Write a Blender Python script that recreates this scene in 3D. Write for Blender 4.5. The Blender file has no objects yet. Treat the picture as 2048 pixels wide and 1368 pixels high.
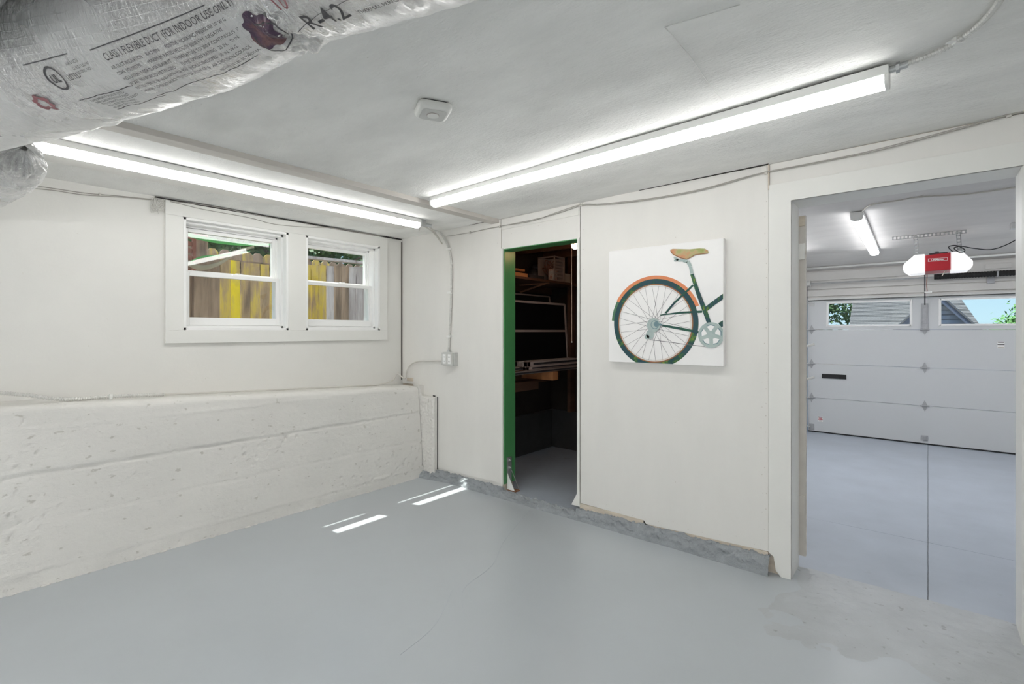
import bpy, bmesh, math, random
from mathutils import Vector, Matrix, noise
random.seed(7)
PI = math.pi
SC = bpy.context.scene
COL = SC.collection
H = 1.334            # camera height
# ------------------------------------------------------------------ camera, world, sun, exposure
cam_d = bpy.data.cameras.new('camera')
cam_d.sensor_width = 36.0
cam_d.lens = 988 / 2048 * 36
cam_d.shift_y = -22 / 2048
cam_d.clip_start = 0.02
cam_d.clip_end = 500
cam = bpy.data.objects.new('camera', cam_d)
COL.objects.link(cam)
TH = math.radians(40.1)
cam.location = (0, 0, H)
cam.rotation_euler = (PI / 2, 0, TH)
SC.camera = cam

w = bpy.data.worlds.new('world')
SC.world = w
w.use_nodes = True
nt = w.node_tree
# clear daytime sky: pale blue at the horizon deepening to the zenith, earth tone below the horizon
tcw = nt.nodes.new('ShaderNodeTexCoord')
sxw = nt.nodes.new('ShaderNodeSeparateXYZ')
nt.links.new(tcw.outputs['Generated'], sxw.inputs[0])
rw = nt.nodes.new('ShaderNodeValToRGB')
el = rw.color_ramp.elements
el[0].position = 0.0; el[0].color = (.20, .19, .17, 1)
el[1].position = 1.0; el[1].color = (.22, .48, 1.0, 1)
for p_, c_ in ((.495, (.24, .24, .24, 1)), (.505, (.62, .86, 1.0, 1)), (.60, (.42, .70, 1.0, 1))):
    e_ = el.new(p_); e_.color = c_
mw = nt.nodes.new('ShaderNodeMapRange')
mw.inputs[1].default_value = -1; mw.inputs[2].default_value = 1
nt.links.new(sxw.outputs['Z'], mw.inputs[0]); nt.links.new(mw.outputs[0], rw.inputs[0])
nt.links.new(rw.outputs[0], nt.nodes['Background'].inputs[0])
nt.nodes['Background'].inputs[1].default_value = 0.68

SUN_DIR = Vector((1, .32, -1.85)).normalized()
sd = bpy.data.lights.new('sun', 'SUN')
sd.energy = 6.5
sd.angle = math.radians(0.5)
sd.color = (1, .97, .92)
sun = bpy.data.objects.new('sun', sd)
COL.objects.link(sun)
sun.rotation_euler = SUN_DIR.to_track_quat('-Z', 'Y').to_euler()
sun.location = (-8, -2, 12)

LAMP = 7.6
FILL_GLOBE = 14.5  # emission strength of the added fill globes
SC.view_settings.view_transform = 'Standard'
SC.view_settings.look = 'None'
SC.view_settings.gamma = 1
SC.view_settings.use_curve_mapping = False
SC.view_settings.exposure = 0.75
try:
    SC.cycles.max_bounces = 12
    SC.cycles.diffuse_bounces = 8
    SC.cycles.transparent_max_bounces = 16
except Exception:
    pass

# ------------------------------------------------------------------ helpers
CT, ST = math.cos(TH), math.sin(TH)
def ray(px, py):
    u = px - 1024
    return (-988 * ST + u * CT, 988 * CT + u * ST, 662 - py)
def onY(px, py, Y):
    d = ray(px, py); t = Y / d[1]
    return Vector((d[0] * t, Y, H + d[2] * t))
def onX(px, py, X):
    d = ray(px, py); t = X / d[0]
    return Vector((X, d[1] * t, H + d[2] * t))
def onZ(px, py, Z):
    d = ray(px, py); t = (Z - H) / d[2]
    return Vector((d[0] * t, d[1] * t, Z))
def ceil_z(X):
    return 2.262 + .008 * min(X, 0)

def mat(name, col, rough=.55, metal=0., var=0., vscale=6., stretch=(1, 1, 1), bump=0., bscale=80., bdist=.002,
        spots=None, ramp=None, emit=None, emit_s=0., bump2=None, spec=.5, rand=False):
    m = bpy.data.materials.new(name)
    m.use_nodes = True
    n = m.node_tree.nodes; l = m.node_tree.links
    b = n['Principled BSDF']
    c4 = (*col, 1)
    b.inputs['Base Color'].default_value = c4
    b.inputs['Roughness'].default_value = rough
    b.inputs['Metallic'].default_value = metal
    b.inputs['Specular IOR Level'].default_value = spec
    tc = n.new('ShaderNodeTexCoord')
    mp = n.new('ShaderNodeMapping')
    mp.inputs['Scale'].default_value = stretch
    l.new(tc.outputs['Object'], mp.inputs[0])
    def nz(scale, det=6, rgh=.6):
        x = n.new('ShaderNodeTexNoise')
        x.inputs['Scale'].default_value = scale
        x.inputs['Detail'].default_value = det
        x.inputs['Roughness'].default_value = rgh
        l.new(mp.outputs[0], x.inputs['Vector'])
        return x
    out = None
    if rand:
        oi = n.new('ShaderNodeObjectInfo'); mu = n.new('ShaderNodeMath'); mu.operation = 'MULTIPLY'; mu.inputs[1].default_value = 37
        l.new(oi.outputs['Random'], mu.inputs[0]); l.new(mu.outputs[0], mp.inputs['Location'])
    if ramp:
        x = nz(vscale)
        r = n.new('ShaderNodeValToRGB')
        els = r.color_ramp.elements
        k = len(ramp)
        while len(els) < k: els.new(.5)
        for i, (p, c) in enumerate(ramp):
            els[i].position = p; els[i].color = (*c, 1)
        l.new(x.outputs['Fac'], r.inputs[0])
        out = r.outputs[0]
    elif var:
        x = nz(vscale)
        r = n.new('ShaderNodeValToRGB')
        r.color_ramp.elements[0].position = .3
        r.color_ramp.elements[1].position = .7
        r.color_ramp.elements[0].color = (*[v * (1 - var) for v in col], 1)
        r.color_ramp.elements[1].color = (*[min(1, v * (1 + var)) for v in col], 1)
        l.new(x.outputs['Fac'], r.inputs[0])
        out = r.outputs[0]
    if spots:
        for (sc, thr, wid, sc_col, strength) in spots:
            x = nz(sc, 3, .5)
            r = n.new('ShaderNodeValToRGB')
            r.color_ramp.elements[0].position = thr
            r.color_ramp.elements[1].position = thr + wid
            r.color_ramp.elements[0].color = (0, 0, 0, 1)
            r.color_ramp.elements[1].color = (strength,) * 3 + (1,)
            l.new(x.outputs['Fac'], r.inputs[0])
            mx = n.new('ShaderNodeMix'); mx.data_type = 'RGBA'
            l.new(r.outputs[0], mx.inputs[0])
            if out: l.new(out, mx.inputs[6])
            else: mx.inputs[6].default_value = c4
            mx.inputs[7].default_value = (*sc_col, 1)
            out = mx.outputs[2]
    if out: l.new(out, b.inputs['Base Color'])
    if bump:
        x = nz(bscale, 8, .65)
        bp = n.new('ShaderNodeBump')
        bp.inputs['Strength'].default_value = bump
        bp.inputs['Distance'].default_value = bdist
        l.new(x.outputs['Fac'], bp.inputs['Height'])
        last = bp
        if bump2:
            s2, d2, st2 = bump2
            y = nz(s2, 4, .5)
            b2 = n.new('ShaderNodeBump')
            b2.inputs['Strength'].default_value = st2
            b2.inputs['Distance'].default_value = d2
            l.new(y.outputs['Fac'], b2.inputs['Height'])
            l.new(bp.outputs[0], b2.inputs['Normal'])
            last = b2
        l.new(last.outputs[0], b.inputs['Normal'])
    if emit:
        b.inputs['Emission Color'].default_value = (*emit, 1)
        b.inputs['Emission Strength'].default_value = emit_s
    return m

def glass_mat(name, tint=(.93, .96, .95), refl=.04):
    m = bpy.data.materials.new(name); m.use_nodes = True
    n = m.node_tree.nodes; l = m.node_tree.links
    n.remove(n['Principled BSDF'])
    t = n.new('ShaderNodeBsdfTransparent'); t.inputs[0].default_value = (*tint, 1)
    g = n.new('ShaderNodeBsdfGlossy'); g.inputs['Roughness'].default_value = .02
    mx = n.new('ShaderNodeMixShader')
    mx.inputs[0].default_value = refl
    l.new(t.outputs[0], mx.inputs[1]); l.new(g.outputs[0], mx.inputs[2])
    l.new(mx.outputs[0], n['Material Output'].inputs[0])
    return m

M = {}
M['wall'] = mat('painted_wall', (.74, .73, .70), .6, var=.03, vscale=1.6, bump=.25, bscale=60, bdist=.002,
                spots=[(55, .74, .03, (.5, .46, .4), .5)], bump2=(5, .01, .25))
M['ply'] = mat('painted_plywood', (.76, .745, .715), .5, var=.025, vscale=5, stretch=(1, 1, .22), bump=.3, bscale=55, bdist=.0018,
               spots=[(42, .76, .03, (.5, .47, .42), .5)])
M['casing'] = mat('painted_casing', (.77, .765, .735), .42, var=.015, vscale=4, bump=.12, bscale=40, bdist=.001)
M['ceiling'] = mat('stucco_ceiling', (.88, .875, .855), .8, var=.10, vscale=2.2, stretch=(.6, 1.3, 1), bump=1., bscale=75, bdist=.005,
                   spots=[(3.2, .55, .25, (.72, .715, .695), .6), (60, .77, .03, (.34, .28, .2), .6)], bump2=(7, .02, .4))
M['gceiling'] = mat('garage_ceiling_paint', (.66, .64, .62), .7, var=.06, vscale=2, stretch=(1, 2.5, 1), bump=.5, bscale=50, bdist=.003)
M['concrete'] = mat('painted_concrete', (.72, .705, .675), .6, var=.04, vscale=3, bump=.75, bscale=34, bdist=.006,
                    spots=[(30, .665, .05, (.50, .48, .44), .8), (3, .68, .1, (.62, .6, .56), .5)], stretch=(1, .6, 1), bump2=(120, .002, .5))
M['floor'] = mat('grey_floor_paint', (.465, .495, .52), .33, var=.035, vscale=1.2, bump=.12, bscale=22, bdist=.002,
                 spots=[(16, .76, .04, (.30, .30, .30), .4)], bump2=(2.2, .006, .2))
M['gfloor'] = mat('garage_floor_paint', (.40, .44, .50), .42, var=.07, vscale=2.4, bump=.2, bscale=30, bdist=.002,
                  spots=[(9, .7, .1, (.28, .29, .31), .5)])
M['ramp'] = mat('worn_threshold_paint', (.455, .475, .49), .5, var=.06, vscale=6, bump=.6, bscale=60, bdist=.004,
                spots=[(26, .66, .06, (.25, .25, .25), .55)])
M['curb'] = mat('rough_grey_concrete', (.36, .385, .405), .7, var=.12, vscale=14, bump=1., bscale=60, bdist=.012,
                spots=[(30, .66, .08, (.20, .21, .22), .7)])
M['rawwood'] = mat('raw_sill_wood', (.62, .55, .46), .75, var=.15, vscale=30, stretch=(.3, 1, 1), bump=.5, bscale=60)
M['shade'] = mat('shade_gap', (.16, .15, .135), .9)  # dark strip colour stands in for shade in the corner gap
M['dark'] = mat('dark_gap', (.03, .027, .024), .9)
M['taupe'] = mat('taupe_batten_paint', (.62, .585, .545), .6, var=.06, vscale=9, stretch=(1, .2, 1), bump=.3, bscale=60,
                 spots=[(26, .74, .04, (.3, .26, .22), .6)])
M['vinyl'] = mat('white_vinyl', (.86, .86, .85), .3)
M['white'] = mat('white_enamel', (.82, .82, .80), .35)
M['lens'] = mat('lit_diffuser', (.9, .9, .9), .4, emit=(1, .995, .97), emit_s=LAMP)
M['glens'] = mat('lit_garage_diffuser', (.9, .9, .9), .4, emit=(.97, .98, 1), emit_s=8)
M['gfill'] = mat('garage_fill_diffuser', (.9, .9, .9), .4, emit=(.95, .97, 1), emit_s=16)  # emission for the added garage fill strips
M['globe'] = mat('fill_globe_glow', (.9, .9, .9), .5, emit=(.97, .985, 1), emit_s=FILL_GLOBE)  # glow of the added fill lamps
M['glass'] = glass_mat('window_glass')
M['green'] = mat('green_jamb_paint', (.075, .27, .10), .35, var=.12, vscale=4, stretch=(1, 1, .4), bump=.2, bscale=40,
                 spots=[(9, .73, .02, (.62, .68, .5), .8)])
M['steel'] = mat('galvanised_steel', (.55, .56, .56), .4, .8, var=.1, vscale=20)
M['hinge'] = mat('dull_hinge_steel', (.40, .405, .42), .5, .2, var=.1, vscale=30)
M['tracksteel'] = mat('dark_track_steel', (.22, .225, .23), .5, .4)
M['steelp'] = mat('painted_steel', (.60, .60, .58), .45, .2, var=.06, vscale=25)
M['flex'] = mat('flex_conduit_metal', (.66, .655, .63), .42, .35, var=.08, vscale=30)
M['cable'] = mat('painted_cable', (.62, .60, .56), .6)
M['cabledk'] = mat('grey_thin_wire', (.42, .40, .37), .6)
M['black'] = mat('black_plastic', (.012, .012, .013), .4)
M['foam'] = mat('black_foam_sleeve', (.02, .02, .02), .9, bump=.5, bscale=60)
M['rust'] = mat('rusty_steel', (.34, .17, .10), .75, .3, var=.3, vscale=40, bump=.4, bscale=80)
M['door'] = mat('garage_door_enamel', (.60, .615, .625), .45, bump=.1, bscale=220, bdist=.0008)
M['gwall'] = mat('garage_wall_paint', (.66, .645, .62), .6, var=.04, vscale=3, bump=.3, bscale=40)
M['detector'] = mat('detector_plastic', (.80, .80, .77), .4)
M['grille'] = mat('detector_grille', (.62, .62, .60), .6, bump=.8, bscale=260, bdist=.002)
M['canvas'] = mat('canvas_white', (.87, .86, .855), .6, var=.015, vscale=5, bump=.4, bscale=300, bdist=.0006)
M['redbody'] = mat('red_opener_cover', (.40, .012, .022), .4)
M['wing'] = mat('opener_light_lens', (.9, .9, .9), .35, emit=(1, 1, 1), emit_s=.32)
M['pcb'] = mat('silver_print', (.7, .7, .7), .4)
M['bulb'] = mat('lit_bulb', (1, .8, .6), .4, emit=(1, .55, .28), emit_s=38)
M['string'] = mat('pull_string', (.75, .55, .4), .6)
M['oldwood'] = mat('old_dark_lumber', (.11, .052, .03), .7, var=.3, vscale=14, stretch=(1, .15, 1), bump=.5, bscale=40)
M['orangewood'] = mat('orange_pine_board', (.50, .22, .09), .6, var=.2, vscale=12, stretch=(1, .2, 1), bump=.2)
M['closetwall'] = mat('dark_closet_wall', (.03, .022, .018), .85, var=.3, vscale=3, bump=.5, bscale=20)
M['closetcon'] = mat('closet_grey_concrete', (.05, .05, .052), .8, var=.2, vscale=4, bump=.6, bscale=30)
M['screen'] = mat('dark_window_screen', (.006, .007, .008), .35)
M['alum'] = mat('aluminium_frame', (.62, .52, .49), .45, .2)
M['shelfbox'] = mat('printed_carton', (.5, .32, .26), .6, ramp=[(.4, (.45, .2, .13)), (.5, (.6, .52, .45)), (.6, (.25, .12, .1))], vscale=14)
M['mesh'] = mat('dull_metal_cage', (.42, .34, .31), .5, .4)
M['carton'] = mat('white_carton', (.5, .45, .4), .6)
M['darkgrey'] = mat('charcoal_case', (.04, .04, .045), .5)
# outdoors
M['picket'] = mat('weathered_picket', (.24, .17, .12), .85, ramp=[(.3, (.10, .07, .05)), (.48, (.28, .20, .14)), (.6, (.40, .29, .21)), (.75, (.32, .24, .19))],
                  vscale=9, stretch=(1, 1, .13), bump=.6, bscale=30, rand=True)
M['picketo'] = mat('lichen_picket', (.3, .24, .1), .85, ramp=[(.3, (.20, .14, .09)), (.45, (.42, .30, .17)), (.55, (.66, .49, .08)), (.72, (.45, .35, .22))],
                   vscale=7, stretch=(1, 1, .2), bump=.6, bscale=30, rand=True)
M['pickety'] = mat('yellow_stained_picket', (.6, .45, .03), .8, ramp=[(.32, (.40, .29, .09)), (.45, (.75, .57, .03)), (.55, (.88, .70, .02)), (.7, (.50, .36, .12))],
                   vscale=5, stretch=(1, 1, .3), bump=.5, bscale=30, rand=True)
M['pickets'] = mat('silvered_picket', (.5, .46, .46), .85, ramp=[(.3, (.2, .15, .13)), (.45, (.40, .36, .36)), (.6, (.60, .57, .58)), (.75, (.42, .34, .30))],
                   vscale=8, stretch=(1, 1, .15), bump=.6, bscale=30, rand=True)
M['redwood'] = mat('red_brown_lattice', (.22, .085, .055), .8, var=.2, vscale=20)
M['leaf'] = mat('dark_foliage', (.05, .12, .03), .7, var=.5, vscale=5)
M['leafl'] = mat('bright_foliage', (.10, .26, .06), .7, var=.5, vscale=3)
M['bark'] = mat('bark', (.16, .12, .09), .9, bump=1, bscale=20)
M['shingle'] = mat('grey_shingles', (.135, .135, .135), .85, var=.18, vscale=14)
M['siding'] = mat('blue_grey_siding', (.22, .27, .36), .7)
M['fascia'] = mat('slate_fascia', (.12, .145, .21), .6)
M['trimw'] = mat('white_house_trim', (.8, .8, .8), .5)
M['ground'] = mat('packed_earth', (.20, .16, .11), .9, var=.3, vscale=8, bump=.6)
M['drive'] = mat('driveway_concrete', (.42, .41, .39), .8, var=.1, vscale=2)
M['strip_g'] = mat('green_plastic_strip', (.10, .52, .13), .35, var=.2, vscale=6)
M['strip_c'] = mat('cream_plastic_strip', (.38, .33, .25), .4, var=.12, vscale=8)

ORI = {}
class MB:
    def __init__(s): s.v = []; s.f = []
    def add(s, vs, fs):
        o = len(s.v); s.v += [tuple(p) for p in vs]; s.f += [tuple(i + o for i in q) for q in fs]; return s
    def box(s, x0, x1, y0, y1, z0, z1):
        vs = [(x0,y0,z0),(x1,y0,z0),(x1,y1,z0),(x0,y1,z0),(x0,y0,z1),(x1,y0,z1),(x1,y1,z1),(x0,y1,z1)]
        return s.add(vs, [(0,3,2,1),(4,5,6,7),(0,1,5,4),(1,2,6,5),(2,3,7,6),(3,0,4,7)])
    def obox(s, c, ax, ay, az, hx, hy, hz):
        c = Vector(c); ax = Vector(ax).normalized()*hx; ay = Vector(ay).normalized()*hy; az = Vector(az).normalized()*hz
        vs = [c+a*ax+b*ay+d*az for d in (-1,1) for (a,b) in ((-1,-1),(1,-1),(1,1),(-1,1))]
        return s.add(vs, [(0,3,2,1),(4,5,6,7),(0,1,5,4),(1,2,6,5),(2,3,7,6),(3,0,4,7)])
    def bar(s, p, q, wd, ht, up=(0,0,1)):
        p = Vector(p); q = Vector(q); t = (q-p); L = t.length; t.normalize()
        sd = t.cross(Vector(up))
        if sd.length < 1e-4: sd = Vector((1,0,0))
        sd.normalize(); u = sd.cross(t)
        return s.obox((p+q)/2, t, sd, u, L/2, wd/2, ht/2)
    def prismY(s, poly, y0, y1):      # poly in (x,z)
        n = len(poly)
        vs = [(x, y0, z) for x, z in poly] + [(x, y1, z) for x, z in poly]
        fs = [tuple(range(n)), tuple(range(2*n-1, n-1, -1))] + [(i, i+n, (i+1)%n+n, (i+1)%n) for i in range(n)]
        return s.add(vs, fs)
    def prismX(s, poly, x0, x1):      # poly in (y,z)
        n = len(poly)
        vs = [(x0, y, z) for y, z in poly] + [(x1, y, z) for y, z in poly]
        fs = [tuple(range(n-1,-1,-1)), tuple(range(n, 2*n))] + [(i, (i+1)%n, (i+1)%n+n, i+n) for i in range(n)]
        return s.add(vs, fs)
    def prismZ(s, poly, z0, z1):
        n = len(poly)
        vs = [(x, y, z0) for x, y in poly] + [(x, y, z1) for x, y in poly]
        fs = [tuple(range(n-1,-1,-1)), tuple(range(n, 2*n))] + [(i, (i+1)%n, (i+1)%n+n, i+n) for i in range(n)]
        return s.add(vs, fs)
    def cyl(s, p, q, r0, r1=None, seg=16):
        if r1 is None: r1 = r0
        p = Vector(p); q = Vector(q); t = (q-p).normalized()
        a = t.orthogonal().normalized(); b = t.cross(a)
        vs = [p+r0*(math.cos(2*PI*i/seg)*a+math.sin(2*PI*i/seg)*b) for i in range(seg)] + \
             [q+r1*(math.cos(2*PI*i/seg)*a+math.sin(2*PI*i/seg)*b) for i in range(seg)]
        fs = [(i, (i+1)%seg, (i+1)%seg+seg, i+seg) for i in range(seg)] + [tuple(range(seg-1,-1,-1)), tuple(range(seg, 2*seg))]
        return s.add(vs, fs)
    def sphere(s, c, r, nu=14, nv=9, sc=(1,1,1)):
        c = Vector(c); vs = []; fs = []
        for j in range(nv+1):
            a = PI*j/nv
            for i in range(nu):
                b = 2*PI*i/nu
                vs.append(c+Vector((r*sc[0]*math.sin(a)*math.cos(b), r*sc[1]*math.sin(a)*math.sin(b), r*sc[2]*math.cos(a))))
        for j in range(nv):
            for i in range(nu):
                fs.append((j*nu+i, (j+1)*nu+i, (j+1)*nu+(i+1)%nu, j*nu+(i+1)%nu))
        return s.add(vs, fs)
    def tube(s, pts, r, seg=8, step=.02, ribs=0., pitch=.006, smooth=True):
        P = spline(pts, step if not ribs else pitch/4) if smooth else [Vector(p) for p in pts]
        n = len(P); vs = []; fs = []
        prev = None
        for i, p in enumerate(P):
            t = (P[min(i+1, n-1)] - P[max(i-1, 0)]).normalized()
            if prev is None: a = t.orthogonal().normalized()
            else:
                a = prev - t*prev.dot(t); a.normalize()
            prev = a; b = t.cross(a)
            rr = r*(1+ribs*(1 if (i//2) % 2 else -1)) if ribs else r
            vs += [p+rr*(math.cos(2*PI*k/seg)*a+math.sin(2*PI*k/seg)*b) for k in range(seg)]
        for i in range(n-1):
            for k in range(seg):
                fs.append((i*seg+k, i*seg+(k+1)%seg, (i+1)*seg+(k+1)%seg, (i+1)*seg+k))
        fs.append(tuple(range(seg-1,-1,-1))); fs.append(tuple(range((n-1)*seg, n*seg)))
        return s.add(vs, fs)
    def mesh(s, name, m, o, bevel=0, smooth=False):
        me = bpy.data.meshes.new(name)
        me.from_pydata([(x-o[0], y-o[1], z-o[2]) for x, y, z in s.v], [], s.f)
        bm = bmesh.new(); bm.from_mesh(me)
        bmesh.ops.recalc_face_normals(bm, faces=bm.faces)
        if bevel:
            ed = [e for e in bm.edges if len(e.link_faces) == 2 and e.calc_face_angle(0) > .6]
            bmesh.ops.bevel(bm, geom=ed, offset=bevel, segments=2, affect='EDGES', profile=.6, clamp_overlap=True)
        bm.to_mesh(me); bm.free()
        if smooth:
            for p in me.polygons: p.use_smooth = True
        if m: me.materials.append(m)
        return me

def spline(pts, step):
    P = [Vector(p) for p in pts]; n = len(P)-1; out = []
    for i in range(n):
        p0 = P[max(i-1,0)]; p1 = P[i]; p2 = P[i+1]; p3 = P[min(i+2,n)]
        k = max(2, int((p2-p1).length/step))
        for j in range(k):
            t = j/k
            out.append(.5*((2*p1)+(-p0+p2)*t+(2*p0-5*p1+4*p2-p3)*t*t+(-p0+3*p1-3*p2+p3)*t**3))
    out.append(P[-1]); return out

def tag(o, label=None, cat=None, group=None, kind=None):
    if label: o['label'] = label
    if cat: o['category'] = cat
    if group: o['group'] = group
    if kind: o['kind'] = kind
    return o
def empty(name, loc, label=None, cat=None, group=None, kind=None):
    o = bpy.data.objects.new(name, None); o.empty_display_size = .05
    COL.objects.link(o); o.location = loc; ORI[o.name] = Vector(loc)
    return tag(o, label, cat, group, kind)
def part(name, mb, m, parent, bevel=0, smooth=False, label=None, kind=None):
    og = ORI[parent.name]
    o = bpy.data.objects.new(name, mb.mesh(name, m, og, bevel, smooth))
    COL.objects.link(o); o.parent = parent; ORI[o.name] = og
    if label: o['label'] = label
    if kind: o['kind'] = kind
    return o
def solo(name, mb, m, label=None, cat=None, group=None, kind=None, bevel=0, smooth=False):
    xs = [p[0] for p in mb.v]; ys = [p[1] for p in mb.v]; zs = [p[2] for p in mb.v]
    og = Vector(((min(xs)+max(xs))/2, (min(ys)+max(ys))/2, min(zs)))
    if kind == 'structure': og = Vector((0, 0, 0))
    o = bpy.data.objects.new(name, mb.mesh(name, m, og, bevel, smooth))
    COL.objects.link(o); o.location = og; ORI[o.name] = og
    return tag(o, label, cat, group, kind)
def struct(name, mb, m, bevel=0, smooth=False):
    return solo(name, mb, m, kind='structure', bevel=bevel, smooth=smooth)

def text_geo(s, size, align='LEFT', bold=0.):
    cu = bpy.data.curves.new('t', 'FONT'); cu.body = s; cu.size = size; cu.align_x = align
    cu.offset = bold; cu.resolution_u = 3
    o = bpy.data.objects.new('t', cu); COL.objects.link(o)
    dg = bpy.context.evaluated_depsgraph_get(); dg.update()
    me = o.evaluated_get(dg).to_mesh()
    vs = [tuple(v.co) for v in me.vertices]; fs = [tuple(p.vertices) for p in me.polygons]
    o.evaluated_get(dg).to_mesh_clear()
    bpy.data.objects.remove(o); bpy.data.curves.remove(cu)
    return vs, fs

# ------------------------------------------------------------------ structure: floors
# main floor, finely gridded near nothing special: one slab with gentle unevenness
def grid(x0, x1, y0, y1, nx, ny, zf):
    vs = []; fs = []
    for j in range(ny+1):
        for i in range(nx+1):
            x = x0+(x1-x0)*i/nx; y = y0+(y1-y0)*j/ny
            vs.append((x, y, zf(x, y)))
    for j in range(ny):
        for i in range(nx):
            a = j*(nx+1)+i; fs.append((a, a+1, a+nx+2, a+nx+1))
    return vs, fs
mb = MB().box(-4.1, 2.5, -2.4, 3.19, -.15, 0)
floor = struct('floor', mb, M['floor'])
# worn rough threshold in the doorway
def thz(x, y):
    e = noise.noise(Vector((x*6, y*6, 0)))
    ex = min(1, max(0, (x+.60+.10*e)/.12)) * min(1, max(0, (y-2.35+.25*e)/.5))
    return .0008+.006*ex+.0035*ex*noise.noise(Vector((x*22, y*22, 3)))+.002*ex*noise.noise(Vector((x*60, y*60, 5)))-.003*(1-ex)
vs, fs = grid(-.70, 1.4, 2.1, 3.185, 170, 110, thz)
part('threshold_skim', MB().add(vs, fs), M['ramp'], floor, smooth=True, label='pale worn rough concrete at the garage doorway')
# hairline cracks
mb = MB()
for pts in ([(1060, 1020), (1010, 1080), (985, 1130), (930, 1175), (925, 1215)], [(905, 1180), (870, 1250), (800, 1310)]):
    P = [onZ(x, y, .0004) for x, y in pts]
    mb.tube(P, .0005, seg=4, step=.03)
part('floor_crack', mb, M['gfloor'], floor, kind='stuff')
gf = struct('floor', MB().box(-1.7, 2.6, 3.19, 8.0, -.2, -.014), M['curb'])
for (a, b) in ((-1.7, -.0018), (.0018, 2.6)):
    for (c, d) in ((3.19, 4.0985), (4.1005, 8.0)):
        part('floor_slab', MB().box(a, b, c, d, -.15, -.008), M['gfloor'], gf, bevel=.0015)

# ------------------------------------------------------------------ ceiling
cz = lambda X: ceil_z(X)
vs, fs = grid(-4.1, 2.5, -2.4, 3.13, 90, 75, lambda x, y: ceil_z(x)+.004*noise.noise(Vector((x*1.3, y*1.3, 0)))-.002)
o = len(vs)
ceiling = struct('ceiling', MB().add(vs, [f[::-1] for f in fs]).box(-4.1, 2.5, -2.4, 3.19, 2.275, 2.36), M['ceiling'], smooth=False)
# plasterboard seams: low ridges
mb = MB()
for a, b in ((onZ(1330, 55, 2.253), onZ(1452, 208, 2.253)), (onZ(560, 160, 2.248), onZ(1010, 335, 2.248)),
             (onZ(1330, 55, 2.253), onZ(1480, 10, 2.256))):
    mb.tube([a, (a*2+b)/3+Vector((.004, 0, 0)), (a+2*b)/3-Vector((.004, 0, 0)), b], .0018, seg=6, step=.05)
part('seam_ridge', mb, M['ceiling'], ceiling, smooth=True)
solo_g = struct('ceiling', MB().box(-1.7, 2.6, 3.19, 6.95, 2.257, 2.36), M['gceiling'])
part('sloped_soffit', MB().add([(-1.7, 6.95, 2.257), (2.6, 6.95, 2.257), (2.6, 7.66, 2.12), (-1.7, 7.66, 2.12),
                                (-1.7, 6.95, 2.36), (2.6, 6.95, 2.36), (2.6, 7.66, 2.36), (-1.7, 7.66, 2.36)],
     [(0,1,2,3),(4,7,6,5),(0,4,5,1),(1,5,6,2),(2,6,7,3),(3,7,4,0)]), M['gceiling'], solo_g)

# ------------------------------------------------------------------ left wall
XL = -3.93
OP = [(1.141, 1.87), (2.015, 2.73)]
mb = MB()
Z0, Z1 = 1.34, 2.12
mb.box(-4.05, XL, -2.4, 3.12, .75, Z0)
mb.box(-4.05, XL, -2.4, 3.12, Z1, 2.27)
ys = [-2.4, OP[0][0], OP[0][1], OP[1][0], OP[1][1], 3.12]
for k in (0, 2, 4): mb.box(-4.05, XL, ys[k], ys[k+1], Z0, Z1)
wl = struct('wall_left', mb, M['wall'])
# board-formed concrete stem
NY, NF = 620, 84
def ctop(y): return .956-.0465*y
seams = [.085, .33, .58, .815]
vs = []; fs = []
for j in range(NY+1):
    y = -2.3+5.24*j/NY
    tz = ctop(y)+.006*noise.noise(Vector((y*3, 0, 9)))
    prof = []
    for i in range(NF+1):
        z = tz*i/NF
        x = -3.54-.088*(z/.95)
        d = .005*noise.noise(Vector((y*1.2, z*2.0, 1)))+.0016*noise.noise(Vector((y*7, z*22, 2)))+.0012*noise.noise(Vector((y*34, z*60, 3)))
        pit = noise.noise(Vector((y*38, z*50, 7)))+.35*noise.noise(Vector((y*2.2, z*3, 17)))
        if pit > .54: d -= .008*(pit-.54)/.2
        for q, sz in enumerate(seams):
            szz = sz+.006*noise.noise(Vector((y*4, q*7.1, 4)))+.003*noise.noise(Vector((y*19, q*3.1, 4)))
            g = (z-szz)/.006
            if abs(g) < 3: d += (-.014 if q == 2 else (-.007 if q == 1 else .006))*math.exp(-g*g)*(.4+.9*abs(noise.noise(Vector((y*5, q*5.7, 8)))) * 1.6)
            if z > szz: d += (.0015, -.001, .002, -.001)[q]
        if tz-z < .035: d -= .026*((.035-(tz-z))/.035)**2
        if z < .06: d -= .006*noise.noise(Vector((y*8, z*9, 11)))
        prof.append((x+d, y, z))
    for i in range(1, 9):
        x = prof[NF][0]+(XL+.002-prof[NF][0])*i/8
        prof.append((x, y, tz+.004*noise.noise(Vector((x*12, y*12, 5)))))
    vs += prof
n = NF+9
for j in range(NY):
    for i in range(n-1):
        a = j*n+i; fs.append((a, a+n, a+n+1, a+1))
part('concrete_stem', MB().add(vs, fs), M['concrete'], wl, smooth=True)
# rubble line of paint between stem and floor, gap line above the ledge
mb = MB()
for k in range(60):
    y = -1.2+4.0*k/60+random.uniform(-.02, .02)
    r = random.uniform(.004, .011)
    mb.sphere((-3.537+random.uniform(-.004, .004), y, .002), r, 6, 4, (1, 2.2, .6))
part('floor_edge_crumb', mb, M['concrete'], wl, kind='stuff', smooth=True)

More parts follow.
